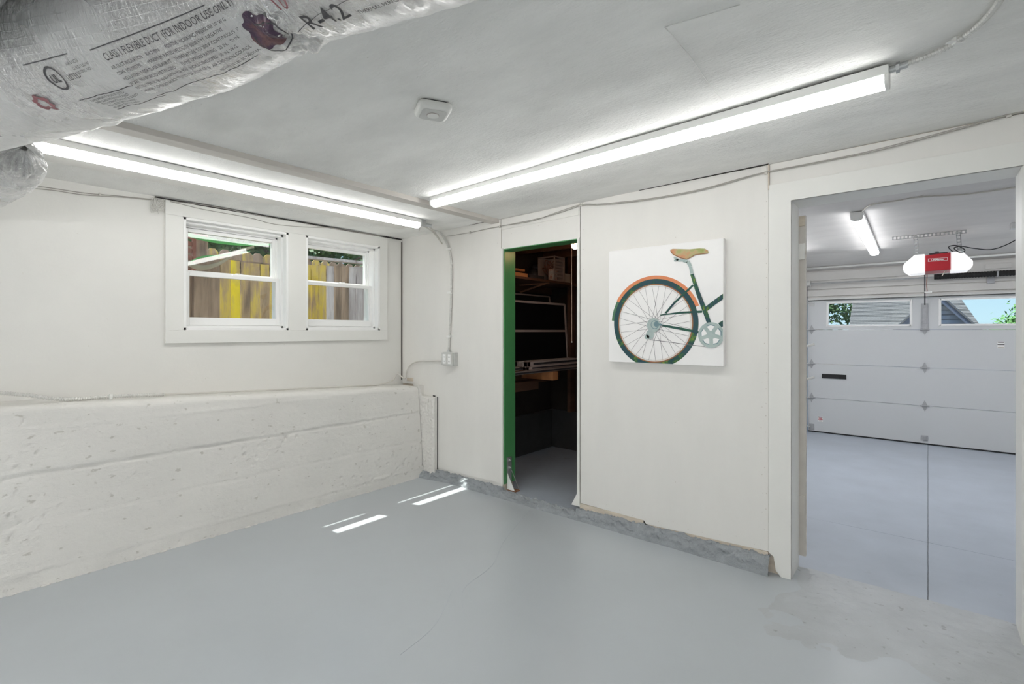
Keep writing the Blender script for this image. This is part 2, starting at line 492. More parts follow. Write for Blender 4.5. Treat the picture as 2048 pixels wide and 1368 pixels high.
# return of the foundation on the back wall
xr = onY(868, 940, 2.95)[0]
vs = []; fs = []
NX, NZ = 40, 90
for j in range(NX+1):
    x = -3.66+(xr+3.66)*j/NX
    tz = .83 if x < -3.58 else .735
    if -3.60 < x < -3.56: tz = .83-.095*(x+3.60)/.04
    for i in range(NZ+1):
        z = tz*i/NZ
        y = 2.945+.006*noise.noise(Vector((x*9, z*9, 1)))+.004*noise.noise(Vector((x*40, z*50, 2)))
        if xr-x < .02: y += .012*(1-(xr-x)/.02)+.006*noise.noise(Vector((z*40, 0, 0)))
        vs.append((x, y, z))
n = NZ+1
for j in range(NX):
    for i in range(NZ):
        a = j*n+i; fs.append((a, a+n, a+n+1, a+1))
mbr = MB().add(vs, fs)
mbr.box(-3.66, xr-.004, 2.953, 3.05, .0, .735); mbr.box(-3.66, -3.59, 2.953, 3.05, .7, .83)
part('concrete_return', mbr, M['concrete'], wl, smooth=False)

# ------------------------------------------------------------------ back wall
X = lambda px, y=3.0: onY(px, 600, y)[0]
xs_s = X(1003); xo0 = X(1008); xo1 = X(1155.5); xp1 = X(1161); xp2 = X(1538)
OPZ = onY(1008, 498, 3.0)[2]      # closet opening head
DZ = 2.034
mb = MB()
mb.box(-4.05, xs_s+.02, 3.012, 3.118, .0, 2.275)
mb.box(xs_s+.02, xo1+.0, 3.012, 3.118, OPZ+.03, 2.275)
mb.box(xo1+.025, -.60, 3.012, 3.118, .0, 2.275)
mb.box(-.60, .36, 3.012, 3.118, DZ+.03, 2.275)
mb.box(.36, 2.5, 3.012, 3.118, 0, 2.275)
wb = struct('wall_back', mb, M['rawwood'])
def panel(poly, mm=None, y0=2.999, y1=3.0115):
    return part('plywood_panel', MB().prismY(poly, y0, y1), mm or M['ply'], wb, bevel=.0012)
pz = lambda x, y: (lambda v: (v[0], v[2]))(onY(x, y, 3.0))
# panel A (stepped around the foundation)
panel([(-3.924, 2.234), (xs_s-.004, 2.238), (xs_s-.004, .103), pz(873, 935), pz(871, 798), pz(837, 797), pz(826, 768), (-3.924, pz(814, 767)[1])])
panel([(xs_s+.004, 2.238), (xp1-.004, 2.246), (xp1-.004, OPZ), (xs_s+.004, OPZ)])
panel([(xp1+.002, 2.247), (xp2-.003, 2.252), (xp2-.003, .116), pz(1292, 1048), pz(1288, 1041), (xp1+.002, .112)])
zt = 2.135
panel([(xp2+.004, 2.253), (2.4, 2.262), (2.4, zt), (xp2+.004, zt)])
panel([(.42, zt-.004), (2.4, zt-.004), (2.4, .02), (.42, .02)])
# top nailing strip
part('top_plate', MB().box(X(880), xs_s-.004, 2.990, 2.999, 2.175, 2.236), M['ply'], wb, bevel=.0015)
part('top_plate', MB().prismY([(xs_s+.004, 2.236), (xp1-.01, 2.245), (xp1-.01, 2.160), (xs_s+.004, 2.150)], 2.9925, 2.999), M['ply'], wb, bevel=.0015)
# small loose shim by the foundation step
part('shim', MB().obox(onY(851, 800, 2.94), (1,0,-.03), (0,1,0), (0,0,1), .045, .01, .017), M['ply'], wb, bevel=.002)
part('shim', MB().box(X(816), X(827), 2.985, 2.999, .855, .885), M['rawwood'], wb, bevel=.002, label='bare wood shim')
# sill plates under the panels
def sill(px0, px1, z0, z1, y=3.004, mm='rawwood'):
    part('sill_plate', MB().box(X(px0), X(px1), y, 3.02, z0, z1), M[mm], wb, bevel=.002)
sill(1160, 1287, .045, .108, 2.998); sill(1297, 1536, .05, .112, 3.0); sill(872, 1004, .04, .105, 3.006, 'ply')
part('gap', MB().box(X(1287), X(1297), 3.0, 3.011, .05, .12), M['dark'], wb)
part('gap', MB().box(xr-.002, X(873)+.001, 2.990, 2.9985, .08, .735), M['dark'], wb)
part('gap', MB().box(xr-.07, X(871), 2.996, 2.999, .735, .745), M['dark'], wb)
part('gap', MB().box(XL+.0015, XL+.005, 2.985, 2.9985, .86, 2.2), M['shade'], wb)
part('gap', MB().box(X(880), X(971), 2.982, 2.9985, 2.2355, 2.2385), M['dark'], wb)
part('gap', MB().prismY([(xp1+.01, 2.2465), (xp1+.01, 2.2500), (xp2, 2.2555), (xp2, 2.2510)], 2.984, 2.9985), M['dark'], wb)
part('gap', MB().prismX([(.98, 2.2215), (1.3, 2.2175), (2.0, 2.2165), (2.98, 2.2185), (2.98, 2.226), (.98, 2.2240)], XL, XL+.022), M['dark'], wl)
# chipped concrete curb
def curb(x0, x1, hf, n=260):
    vs = []; fs = []; m = 20
    for j in range(n+1):
        x = x0+(x1-x0)*j/n
        e = noise.noise(Vector((x*7, 1, 0)))
        hh = hf(x)*(1+.10*e)
        yb = 2.948-.012*noise.noise(Vector((x*2, 5, 0)))
        if x < -3.2: yb -= (-3.2-x)*.18
        for i in range(m+1):
            s = i/m
            y = yb+(3.012-yb)*s**.9
            z = hh*min(1, (s*1.9))**.75
            rg = min(1, s*4)
            z += rg*.016*noise.noise(Vector((x*22, s*5, 2)))+rg*.010*noise.noise(Vector((x*60, s*12, 3)))
            y -= (.030*noise.noise(Vector((x*18, s*5, 4)))+.020*abs(noise.noise(Vector((x*46, s*13, 5)))))*min(1, s*6)*(1-s)
            if i == 0: z = -.004
            vs.append((x, y, z))
    k = m+1
    for j in range(n):
        for i in range(m):
            a = j*k+i; fs.append((a, a+k, a+k+1, a+1))
    return MB().add(vs, fs)
xc0 = -3.62
def hf(x):
    if x < X(1008): return .072
    if x < X(1155): return .045
    return .072+.022*(x-X(1155))/(xp2-X(1155))
part('concrete_curb', curb(xc0, xp2+.006, hf, 640), M['curb'], wb, smooth=True)
# nail heads and chips
mb = MB()
def nails(x0, z0, x1, z1, n, y=2.9985):
    for k in range(n):
        f = (k+.5)/n
        x = x0+(x1-x0)*f+random.uniform(-.006, .006); z = z0+(z1-z0)*f+random.uniform(-.02, .02)
        mb.cyl((x, y, z), (x, y+.001, z), random.uniform(.0022, .0034), seg=7)
nails(X(1531), .2, X(1531), 2.1, 22); nails(X(1524), .25, X(1524), 1.1, 7); nails(X(1168), .2, X(1168), 2.1, 14); nails(X(996), .2, X(996), 2.1, 14); nails(X(1180), .13, X(1525), .14, 12)
nails(X(940), .2, X(935), 2.0, 9); nails(X(822), .9, X(822), 2.1, 8); nails(X(1350), .2, X(1350), 2.1, 5); nails(X(1010), 2.12, X(1150), 2.14, 5)
part('nail_head', mb, M['taupe'], wb, kind='stuff')

# right wall / rear wall (behind the camera)
struct('wall_right', MB().box(2.4, 2.5, -2.4, 3.12, 0, 2.3), M['wall'])
struct('wall_rear', MB().box(-4.05, 2.5, -2.4, -2.3, 0, 2.3), M['wall'])

# ------------------------------------------------------------------ trims: battens and casings
z = ceil_z(-2.7)
trim1 = struct('trim_1', MB().box(-2.74, -2.655, -2.3, 2.998, z-.031, z+.003), M['taupe'], bevel=.002)
trim2 = struct('trim_2', MB().box(-3.50, -3.215, -2.3, onX(822, 461, -3.35)[1], ceil_z(-3.35)-.020, ceil_z(-3.35)+.004), M['ply'], bevel=.002)
# window casing
XC = -3.908
def yz(px, py, x=XC):
    v = onX(px, py, x); return v[1], v[2]
mb = MB()
y0 = yz(331, 600)[0]; y1 = yz(775, 600)[0]
t3 = empty('trim_3', (XC, y0, 1.25), kind='structure')
cb = lambda a, b, c, d: part('casing_board', MB().box(XL, XC, a, b, c, d), M['casing'], t3, bevel=.002)
cb(y0, y1, 1.25, 1.34); cb(y0, y1, 2.12, 2.214); cb(y0, OP[0][0], 1.34, 2.12); cb(OP[0][1], OP[1][0], 1.34, 2.12); cb(OP[1][1], y1, 1.34, 2.12)
# door casing around the garage doorway
xd0, xd1 = onY(1582, 700, 2.985)[0], .305
t4 = empty('trim_4', (xd0, 2.985, 0), kind='structure')
part('casing_board', MB().prismY([(xp2, .118), (xp2, zt), (2.3, zt+.003), (2.3, DZ), (xd0, DZ), (xd0, .0), (xd0-.05, .0), (xd0-.075, .03), (xd0-.085, .1)], 2.986, 3.0), M['casing'], t4, bevel=.0015)
part('casing_crack', MB().box(xp2-.002, xp2+.004, 2.984, 2.99, 2.11, 2.25), M['rawwood'], t4)
# trim round the closet
t5 = empty('trim_5', (xo1, 2.99, .12), kind='structure')
part('edge_strip', MB().box(xs_s-.002, xo0-.004, 2.988, 2.999, .098, OPZ+.004), M['casing'], t5, bevel=.001)
part('edge_strip', MB().box(xo1, xp1-.004, 2.99, 3.10, .10, OPZ+.004), M['casing'], t5, bevel=.001)
part('foot_block', MB().prismY([(xo1+.004, .19), (xo1+.02, .19), (xo1+.02, .085), (xo1-.052, .085)], 2.994, 3.06), M['casing'], t5, bevel=.002)

# ------------------------------------------------------------------ windows
for wi, (a, b) in enumerate(OP):
    wn = empty('window_%d' % (wi+1), (-4.05, a, Z0), kind='structure')
    fr = MB()
    t = .022
    # main frame: jamb liners stepping inwards
    for (xa, xb, tt) in ((-4.10, XL+.02, .018), (-4.10, -3.965, .034), (-4.10, -4.035, .048)):
        fr.box(xa, xb, a, a+tt, Z0, Z1); fr.box(xa, xb, b-tt, b, Z0, Z1)
        fr.box(xa, xb, a, b, Z1-tt, Z1); fr.box(xa, xb, a, b, Z0, Z0+tt)
    part('frame', fr, M['vinyl'], wn, bevel=.0015)
    def sash(name, x0, x1, ya, yb, za, zb, s, rb, rt):
        q = MB().box(x0, x1, ya, ya+s, za, zb).box(x0, x1, yb-s, yb, za, zb).box(x0, x1, ya+s, yb-s, za, za+rb).box(x0, x1, ya+s, yb-s, zb-rt, zb)
        so = part(name, q, M['vinyl'], wn, bevel=.0015)
        bd = MB()
        xm = (x0+x1)/2
        part('pane', MB().box(xm-.002, xm+.002, ya+s-.003, yb-s+.003, za+rb-.003, zb-rt+.003), M['glass'], so)
        return so
    zm = 1.735
    us = sash('upper_sash', -4.085, -4.045, a+.034, b-.034, zm+.012, Z1-.05, .034, .022, .026)
    ls = sash('lower_sash', -4.033, -3.993, a+.02, b-.02, Z0+.036, zm+.018, .042, .056, .027)
    yl = (a+b)/2+.02
    part('sash_lock', MB().box(-4.03, -4.0, yl-.035, yl+.035, zm+.018, zm+.026).cyl((-4.015, yl, zm+.026), (-4.015, yl, zm+.034), .012).bar((-4.015, yl, zm+.032), (-4.008, yl+.035, zm+.032), .01, .006), M['vinyl'], ls, bevel=.001)

# ------------------------------------------------------------------ closet
CX0, CX1, CY1 = -3.24, -1.72, 4.54
FZ = .045
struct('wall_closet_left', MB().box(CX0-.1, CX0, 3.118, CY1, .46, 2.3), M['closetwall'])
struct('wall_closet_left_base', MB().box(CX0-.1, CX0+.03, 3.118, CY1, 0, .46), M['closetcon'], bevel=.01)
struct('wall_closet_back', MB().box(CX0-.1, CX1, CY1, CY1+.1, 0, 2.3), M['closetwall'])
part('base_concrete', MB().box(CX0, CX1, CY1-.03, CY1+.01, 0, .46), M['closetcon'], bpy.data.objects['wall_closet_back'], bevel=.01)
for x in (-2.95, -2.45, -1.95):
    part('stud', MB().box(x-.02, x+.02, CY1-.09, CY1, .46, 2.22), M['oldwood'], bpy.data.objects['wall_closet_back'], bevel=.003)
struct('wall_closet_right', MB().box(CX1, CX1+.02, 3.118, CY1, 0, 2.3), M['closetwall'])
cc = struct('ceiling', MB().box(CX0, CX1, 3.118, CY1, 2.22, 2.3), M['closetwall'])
for y in (3.5, 3.95, 4.4):
    part('joist', MB().box(CX0, CX1, y-.02, y+.02, 2.12, 2.22), M['oldwood'], cc, bevel=.003)
cf = struct('floor', MB().box(CX0, CX1, 3.0, CY1, -.1, FZ), M['gfloor'])
d1 = empty('door_1', (xo0, 3.0, FZ), kind='structure')
gj = part('jamb', MB().box(xo0-.004, xo0+.004+.001, 3.0, 3.135, .10, OPZ), M['green'], d1, bevel=.001)
part('jamb', MB().box(xo0-.03, xo0-.004, 3.003, 3.13, .10, OPZ), M['casing'], d1)
part('head_jamb', MB().box(xo0, xo1, 3.002, 3.135, OPZ-.006, OPZ+.03), M['green'], d1, bevel=.002)
# steel tie bracket at the foot of the green jamb
br = empty('hold_down_bracket', (xo0+.02, 3.06, .06), 'galvanised angled hold-down bracket bolted to foot of green closet jamb', 'bracket')
mbk = MB().box(xo0+.005, xo0+.009, 3.03, 3.085, .10, .31)
mbk.prismY([(xo0+.005, .20), (xo0+.009, .20), (xo0+.095, .055), (xo0+.09, .048)], 3.083, 3.087)
part('plate', mbk, M['steel'], br, bevel=.001)
part('gusset', MB().prismY([(xo0+.006, .19), (xo0+.085, .055), (xo0+.006, .055)], 3.030, 3.034), M['white'], br)
part('foot', MB().box(xo0+.005, xo0+.095, 3.03, 3.087, .047, .053), M['rust'], br)
for zz in (.285, .225, .10):
    xx = xo0+.009
    part('bolt', MB().cyl((xx, 3.058, zz), (xx+.008, 3.058, zz), .011, seg=6).cyl((xx, 3.058, zz), (xx+.018, 3.058, zz), .006, seg=8), M['steel'], br)
# shelf with brackets
shz = 1.83
sh = empty('closet_shelf', (-3.0, 3.8, shz), 'long dark wooden shelf high in the closet', 'shelf')
part('board', MB().box(CX0+.005, -2.82, 3.14, 4.5, shz-.022, shz), M['oldwood'], sh, bevel=.002)
part('cleat', MB().box(CX0+.001, CX0+.03, 3.14, 4.5, shz-.09, shz-.022), M['oldwood'], sh)
for y in (3.25, 3.93):
    part('shelf_bracket', MB().box(-3.2, -2.84, y-.012, y+.012, shz-.034, shz-.022).bar((-3.2, y, shz-.1), (-2.88, y, shz-.03), .016, .01, (0, 1, 0)), M['rust'], sh)
# stuff on the shelf
s1 = solo('pine_board', MB().box(-3.1, -2.84, 3.16, 3.60, shz+.001, shz+.036), M['orangewood'], 'orange pine board lying lowest at left end of the closet shelf', 'board', bevel=.003)
s2 = solo('pine_board', MB().obox((-3.0, 3.40, shz+.075), (.1, 1, .0), (1, -.1, 0), (0, 0, 1), .25, .07, .011), M['orangewood'], 'thinner reddish board on the dark stack at left end of closet shelf', 'board', bevel=.002)
solo('dark_slab', MB().box(-3.12, -2.93, 3.16, 3.60, shz+.037, shz+.063), M['darkgrey'], 'dark flat slab between two boards on the closet shelf', 'slab', bevel=.002)
solo('black_case', MB().box(-2.99, -2.84, 3.63, 3.86, shz+.001, shz+.034), M['darkgrey'], 'flat black case on closet shelf beside the orange board', 'case', bevel=.004)
solo('dark_bag', MB().sphere((-3.12, 4.08, shz+.08), .075, 14, 9, (1, 1.1, 1)).sphere((-3.12, 4.10, shz+.16), .05, 12, 8, (1, 1, .8)), M['darkgrey'], 'lumpy dark bag behind the boxes on closet shelf', 'bag', smooth=True)
# metal cage case (open chassis) with a printed carton in front
cg = empty('metal_chassis', (-2.93, 4.1, shz), 'open silver metal chassis standing on the closet shelf', 'metal case')
x0, x1, y0_, y1_, z0, z1 = -3.03, -2.835, 4.02, 4.19, shz+.002, shz+.25
mb = MB()
for (p, q) in (((x0,y0_),(x0,y1_)), ((x1,y0_),(x1,y1_)), ((x0,y0_),(x1,y0_)), ((x0,y1_),(x1,y1_))):
    for zz in (z0+.006, z1-.006): mb.bar((*p, zz), (*q, zz), .012, .012)
for p in ((x0,y0_),(x1,y0_),(x0,y1_),(x1,y1_)): mb.bar((*p, z0), (*p, z1), .012, .012, (1,0,0))
part('frame', mb, M['mesh'], cg)
mb = MB().box(x0, x0+.003, y0_, y1_, z0, z1).box(x0, x1, y1_-.003, y1_, z0, z1)
for k in range(6): mb.box(x1-.003, x1, y0_+.02, y1_-.02, z0+.04+k*.032, z0+.058+k*.032)
part('side_panel', mb, M['mesh'], cg)
mb = MB()
for k in range(7):
    a = random.uniform(0, 6); c = Vector((x1-.10, y0_+.05, z0+.14))
    mb.tube([c+Vector((random.uniform(-.06, .05), random.uniform(-.04, .07), random.uniform(-.09, .09))) for _ in range(5)], .003, seg=5)
part('wiring', mb, M['redwood'], cg, kind='stuff')
cb_ = empty('parts_carton', (x1-.05, 4.05, shz), 'small red and white printed carton inside the metal chassis', 'carton')
part('box', MB().box(x1-.085, x1-.02, 4.035, 4.10, shz+.016, shz+.125), M['shelfbox'], cb_, bevel=.001)
part('label', MB().box(x1-.08, x1-.025, 4.033, 4.035, shz+.075, shz+.108), M['carton'], cb_)
solo('white_carton', MB().box(-2.93, -2.85, 4.22, 4.33, shz+.001, shz+.095), M['carton'], 'small pale carton at the right of metal chassis on closet shelf', 'carton', bevel=.001)
# leaning frames
def lean_frame(label, yA, yB, ztop, zbot, xt, xb, rails, s=.022, m='alum'):
    r = empty('window_screen', (xb, (yA+yB)/2, zbot), label, 'window screen')
    def P(y, z): return (xb+(xt-xb)*(z-zbot)/(ztop-zbot), y, z)
    q = MB()
    for y in (yA, yB): q.bar(P(y, zbot), P(y, ztop), s, .014, (1, 0, 0))
    for z in rails: q.bar(P(yA, z), P(yB, z), s, .014, (1, 0, 0))
    part('frame', q, M[m], r, bevel=.001)
    ax = Vector((xt-xb, 0, ztop-zbot)).normalized(); c = (Vector(P(yA, zbot))+Vector(P(yB, ztop)))/2
    part('screen_mesh', MB().obox(c-Vector((.004, 0, 0)), ax, (0, 1, 0), ax.cross(Vector((0, 1, 0))), (ztop-zbot)/2, (yB-yA)/2-.005, .0015), M['screen'], r)
    return r
lean_frame('dark two-pane aluminium window screen leaning nearest the closet door', 3.15, 4.47, 1.62, .985, -3.02, -2.975, (1.62, 1.335, .995))
lean_frame('second aluminium screen leaning behind the first in the closet', 3.15, 4.30, 1.70, .985, -3.10, -3.04, (1.70, 1.30, .995), .014, 'mesh')
# lower shelf: two beams + frames laid on it
lb = solo('lumber_beam', MB().box(-2.96, -2.85, 3.14, 3.78, .78, .865), M['oldwood'], 'rough brown lumber beam at the left below the stacked frames', 'beam', bevel=.004)
solo('lumber_beam', MB().box(-3.2, -2.72, 3.83, 3.92, .865, .945), M['orangewood'], 'short reddish beam crossing under the stacked white frames', 'beam', bevel=.003)
solo('lumber_beam', MB().box(-3.2, -2.82, 3.16, 3.22, .66, .778), M['orangewood'], 'short upright wood block under the rough brown beam', 'beam', bevel=.003)
solo('lumber_beam', MB().box(-3.22, -3.1, 3.14, 4.5, .80, .90), M['oldwood'], 'dark ledger beam along the closet left wall', 'beam', bevel=.003)
def flat_frame(label, xa, xb, ya, yb, z, t, w=.045, m='alum', ext=0):
    r = empty('window_frame', ((xa+xb)/2, (ya+yb)/2, z), label, 'window frame')
    q = MB().box(xa, xb, ya, ya+w, z, z+t).box(xa, xb, yb-w, yb, z, z+t).box(xb-w, xb, ya, yb, z, z+t).box(xa, xa+w, ya, yb, z, z+t)
    part('frame', q, M[m], r, bevel=.003)
    part('channel', MB().box(xb-.001, xb+.004, ya+.09, yb-.02, z+t*.25, z+t*.7), M['darkgrey'], r)
    return r
flat_frame('long grey sash frame lying lowest on the closet beams', -3.2, -2.74, 3.16, 4.45, .947, .03, m='mesh')
flat_frame('short pale frame lying at left end of the stacked frames', -2.955, -2.80, 3.16, 3.47, .979, .032)
flat_frame('long pale frame lying on the right of the stacked frames', -2.955, -2.78, 3.50, 4.45, .979, .028)
flat_frame('topmost pale frame with dark slot on the closet stack', -2.955, -2.79, 3.53, 4.42, 1.009, .042)
solo('rubble_mound', MB().sphere((-2.1, 4.4, .50), .2, 20, 10, (1.4, .5, .35)).sphere((-2.6, 4.45, .49), .14, 16, 8, (1.4, .5, .4)), M['closetwall'], 'dark earthy rubble on the ledge at back of the closet', 'rubble', smooth=True)
# pull-chain bulb
pb = onY(1150, 490, 3.45)
bu = empty('closet_bulb', (pb[0], 3.45, pb[2]), 'bare glowing orange bulb with pull string at closet top right', 'light bulb')
part('bulb', MB().sphere(pb, .031, 16, 12, (1, 1, 1.1)), M['bulb'], bu, smooth=True)
part('socket', MB().cyl(pb+Vector((0,0,.027)), (pb[0], 3.45, 2.15), .02, seg=14).cyl((pb[0], 3.45, 2.14), (pb[0], 3.45, 2.22), .045), M['white'], bu)
zb = onY(1149, 684, 3.42)[2]
part('pull_string', MB().cyl((pb[0], 3.40, pb[2]+.05), (pb[0]+.002, 3.40, zb), .0016, seg=6), M['string'], bu)
part('string_bead', MB().sphere((pb[0]+.002, 3.40, zb), .006, 8, 6), M['white'], bu, smooth=True)

# ------------------------------------------------------------------ garage doorway
d2 = empty('door_2', (xd0, 3.0, 0), kind='structure')
part('jamb', MB().box(xd0-.03, xd0, 2.987, 3.20, 0, DZ), M['casing'], d2, bevel=.002)
part('head_jamb', MB().box(xd0-.03, .42, 2.988, 3.20, DZ, DZ+.03), M['casing'], d2, bevel=.002)
# right jamb with rounded worn edge
poly = [(.305, 3.2), (.42, 3.2), (.42, 2.972), (.34, 2.972), (.322, 2.975), (.310, 2.985), (.305, 3.0)]
rj = part('jamb', MB().prismZ(poly, 0, DZ), M['casing'], d2, smooth=False)
xg = onY(1613, 700, 3.235)[0]
st = part('door_stop', MB().box(xd0-.03, xg, 3.212, 3.240, .055, 1.99), M['taupe'], d2, bevel=.002)
def blk(z0, z1, mm, name, lab=None):
    p = part(name, MB().box(xd0-.02, xg-.004, 3.200, 3.213, z0, z1), M[mm], d2, bevel=.001)
    if lab: p['label'] = lab
blk(1.74, 1.83, 'casing', 'hinge_leaf'); blk(.29, .40, 'taupe', 'hinge_leaf'); blk(1.93, 1.985, 'rawwood', 'bare_wood_patch', 'bare wood patch')
# garage side of the back wall
gw = struct('wall_garage_near', MB().box(-1.7, xd0-.03, 3.118, 3.195, 0, 2.26).box(.42, 2.6, 3.118, 3.195, 0, 2.26).box(xd0-.03, .42, 3.118, 3.195, DZ+.03, 2.26), M['gwall'])
struct('wall_garage_left', MB().box(-1.7, -1.62, 3.19, 7.7, -.05, 2.3), M['gwall'])
struct('wall_garage_right', MB().box(2.5, 2.6, 3.19, 7.7, -.05, 2.3), M['gwall'])
GY = 7.6
gfw = struct('wall_garage_far', MB().box(-1.7, -1.24, GY+.01, GY+.16, -.05, 2.3).box(1.24, 2.6, GY+.01, GY+.16, -.05, 2.3).box(-1.24, 1.24, GY+.01, GY+.16, 1.77, 2.3), M['gwall'])
for (z0, z1) in ((1.79, 1.875), (1.883, 1.99), (1.998, 2.11)):
    part('header_board', MB().box(-1.3, 2.5, GY-.008, GY+.012, z0, z1), M['gwall'], gfw, bevel=.003)
part('wall_block', MB().box(onY(1971, 530, 7.57)[0], onY(2024, 530, 7.57)[0], 7.57, 7.592, 2.02, 2.075), M['gwall'], gfw, bevel=.002)

# garage door
d3 = empty('door_3', (0, GY, 0), kind='structure')
zs = [0.008, .45, .90, 1.35, 1.772]
WIN = [(-1.006, -.155), (.106, .957)]
for k in range(4):
    a, b = zs[k]+.002, zs[k+1]-.002
    if k < 3:
        part('door_panel', MB().box(-1.225, 1.225, GY, GY+.045, a, b), M['door'], d3, bevel=.0012)
    else:
        q = MB(); w0, w1 = 1.405, 1.70
        q.box(-1.225, 1.225, GY, GY+.045, a, w0).box(-1.225, 1.225, GY, GY+.045, w1, b)
        for (u, v) in ((-1.225, WIN[0][0]), (WIN[0][1], WIN[1][0]), (WIN[1][1], 1.225)): q.box(u, v, GY, GY+.045, w0, w1)
        pn = part('door_panel', q, M['door'], d3)
        for (u, v) in WIN:
            q = MB().box(u-.012, u+.012, GY-.006, GY+.03, w0-.012, w1+.012).box(v-.012, v+.012, GY-.006, GY+.03, w0-.012, w1+.012)
            q.box(u, v, GY-.006, GY+.03, w0-.012, w0+.010).box(u, v, GY-.006, GY+.03, w1-.010, w1+.012)
            wf = part('window_frame', q, M['vinyl'], pn, bevel=.002)
            gp = part('pane', MB().box(u+.01, v-.01, GY+.018, GY+.022, w0+.008, w1-.008), M['glass'], pn)
part('bottom_seal', MB().box(-1.225, 1.225, GY+.005, GY+.04, -.006, .010), M['black'], d3)
def hinge(x, z, full=True):
    q = MB().prismY([(x, z+.066), (x+.029, z), (x, z-.066), (x-.029, z)], GY-.006, GY-.001)
    q.cyl((x-.045, GY-.012, z), (x+.045, GY-.012, z), .007, seg=8)
    return part('hinge', q, M['hinge'], d3)
for zz in (.45, .9, 1.35):
    hinge(-.03, zz); hinge(-1.185, zz); hinge(1.185, zz)
part('corner_bracket', MB().box(-1.215, -1.155, GY-.008, GY, .02, .10), M['hinge'], d3)
part('corner_bracket', MB().box(-1.215, -1.155, GY-.012, GY, 1.66, 1.71).box(-1.21, -1.16, GY-.03, GY, 1.70, 1.705), M['steel'], d3)
part('lift_handle', MB().box(-.065, -.0, GY-.01, GY, .04, .10).box(-.05, -.015, GY-.018, GY-.01, .05, .09), M['hinge'], d3, bevel=.002)
part('operator_bracket', MB().box(-.062, .002, GY-.012, GY, 1.36, 1.66).box(-.05, -.01, GY-.022, GY-.012, 1.42, 1.60), M['hinge'], d3, bevel=.002)
part('top_strut', MB().box(-1.22, 1.22, GY-.035, GY-.001, 1.735, 1.742).box(-1.22, 1.22, GY-.035, GY-.031, 1.735, 1.765), M['steelp'], d3)
part('mail_slot', MB().box(-1.068, -.80, GY-.012, GY-.001, .715, .772), M['black'], d3, bevel=.002, label='black mail slot flap')
# stickers
def sticker(x, z, lines, name='sticker', cols=('black',)):
    p = part(name, MB().box(x-.028, x+.028, GY-.0015, GY-.0005, z-.035, z+.035), M['white'], d3)
    q = MB()
    for k, (c, zz, wd) in enumerate(lines):
        part('print_line', MB().box(x-wd/2, x+wd/2, GY-.0022, GY-.0014, z+zz-.004, z+zz+.004), M[c], p)
sticker(-1.085, .172, [('black', .026, .05), ('redbody', .012, .04), ('redbody', -.006, .05), ('redwood', -.024, .03)])
sticker(onY(2002, 690, GY)[0], onY(2002, 690, GY)[2], [('black', .03, .05), ('black', .004, .055), ('mesh', -.028, .05)])

# tracks
tk = empty('door_track', (-1.245, 7.5, 0), 'galvanised vertical track with rollers at left side of garage door', 'track')
part('rail', MB().box(-1.255, -1.235, GY-.06, GY-.01, .0, 1.62).box(-1.262, -1.232, GY-.012, GY-.002, 0, 1.95), M['tracksteel'], tk)
part('rail', MB().tube([(-1.245, GY-.035, 1.6), (-1.245, GY-.05, 1.75), (-1.245, GY-.15, 1.87), (-1.245, GY-.32, 1.91), (-1.245, 6.2, 1.95)], .018, seg=6), M['tracksteel'], tk)
for zz in (.07, .45, .9, 1.35, 1.70):
    part('roller', MB().cyl((-1.255, GY-.035, zz), (-1.20, GY-.035, zz), .006, seg=8).cyl((-1.25, GY-.035, zz), (-1.238, GY-.035, zz), .022, seg=12), M['steelp'], tk)
sp = empty('torsion_bar', (0, 7.5, 1.95), 'thin steel torsion bar with black spring above the garage door', 'spring')
part('shaft', MB().cyl((-1.25, 7.5, 1.957), (1.25, 7.5, 1.957), .006, seg=8).cyl((-1.25, 7.5, 1.945), (.12, 7.5, 1.95), .003, seg=6), M['steel'], sp)
part('drum', MB().cyl((-1.225, 7.5, 1.955), (-1.18, 7.5, 1.955), .042, seg=16).box(-1.26, -1.25, 7.46, 7.59, 1.9, 2.0), M['steelp'], sp)
part('spring', MB().tube([(onY(1868, 555, 7.5)[0], 7.5, 1.957), (1.2, 7.5, 1.957)], .030, seg=12, ribs=.06, pitch=.02), M['foam'], sp, smooth=True)
part('clamp', MB().cyl((.57, 7.5, 1.957), (.585, 7.5, 1.957), .036, seg=14).box(.57, .585, 7.5, 7.59, 1.945, 1.97).box(.50, .56, 7.57, 7.59, 1.86, 1.94), M['hinge'], sp)
solo('electrical_conduit', MB().cyl((-1.6, 7.42, 2.148), (2.5, 7.42, 2.148), .012, seg=10), M['white'], 'thin pale conduit pipe along top of wall above garage door', 'conduit', smooth=True)
# door arm & release cord
# opener
OY = 6.08
op = empty('garage_opener', (.07, OY, 1.90), 'red garage door opener with two glowing white light wings on ceiling straps', 'door opener')
rx0, rx1 = onY(1850, 525, OY)[0], onY(1901.5, 525, OY)[0]
wz = lambda px, py: (onY(px, py, OY)[0], onY(px, py, OY)[2])
part('motor_cover', MB().prismY([(rx0, 2.045), (rx1, 2.058), (rx1, 1.898), (rx0, 1.895)], OY-.012, OY+.30), M['redbody'], op, bevel=.006)
for (nm, pl) in (('light_wing', [wz(1850, 508), wz(1829, 510), wz(1807, 529), wz(1806, 540), wz(1819, 548), wz(1850, 545)]),
                 ('light_wing', [wz(1901, 504), wz(1924, 502), wz(1946, 521), wz(1946, 531), wz(1935, 540), wz(1901, 542)])):
    part(nm, MB().prismY(pl, OY, OY+.26), M['wing'], op, bevel=.008)
bp = part('badge', MB().box(rx0+.022, rx1-.022, OY-.0145, OY-.0115, 1.985, 2.012), M['pcb'], op, bevel=.004)
part('badge_field', MB().box(rx0+.025, rx1-.025, OY-.0155, OY-.0140, 1.988, 2.009), M['redbody'], bp)
vs, fs = text_geo('LiftMaster', .022, 'CENTER', .0006)
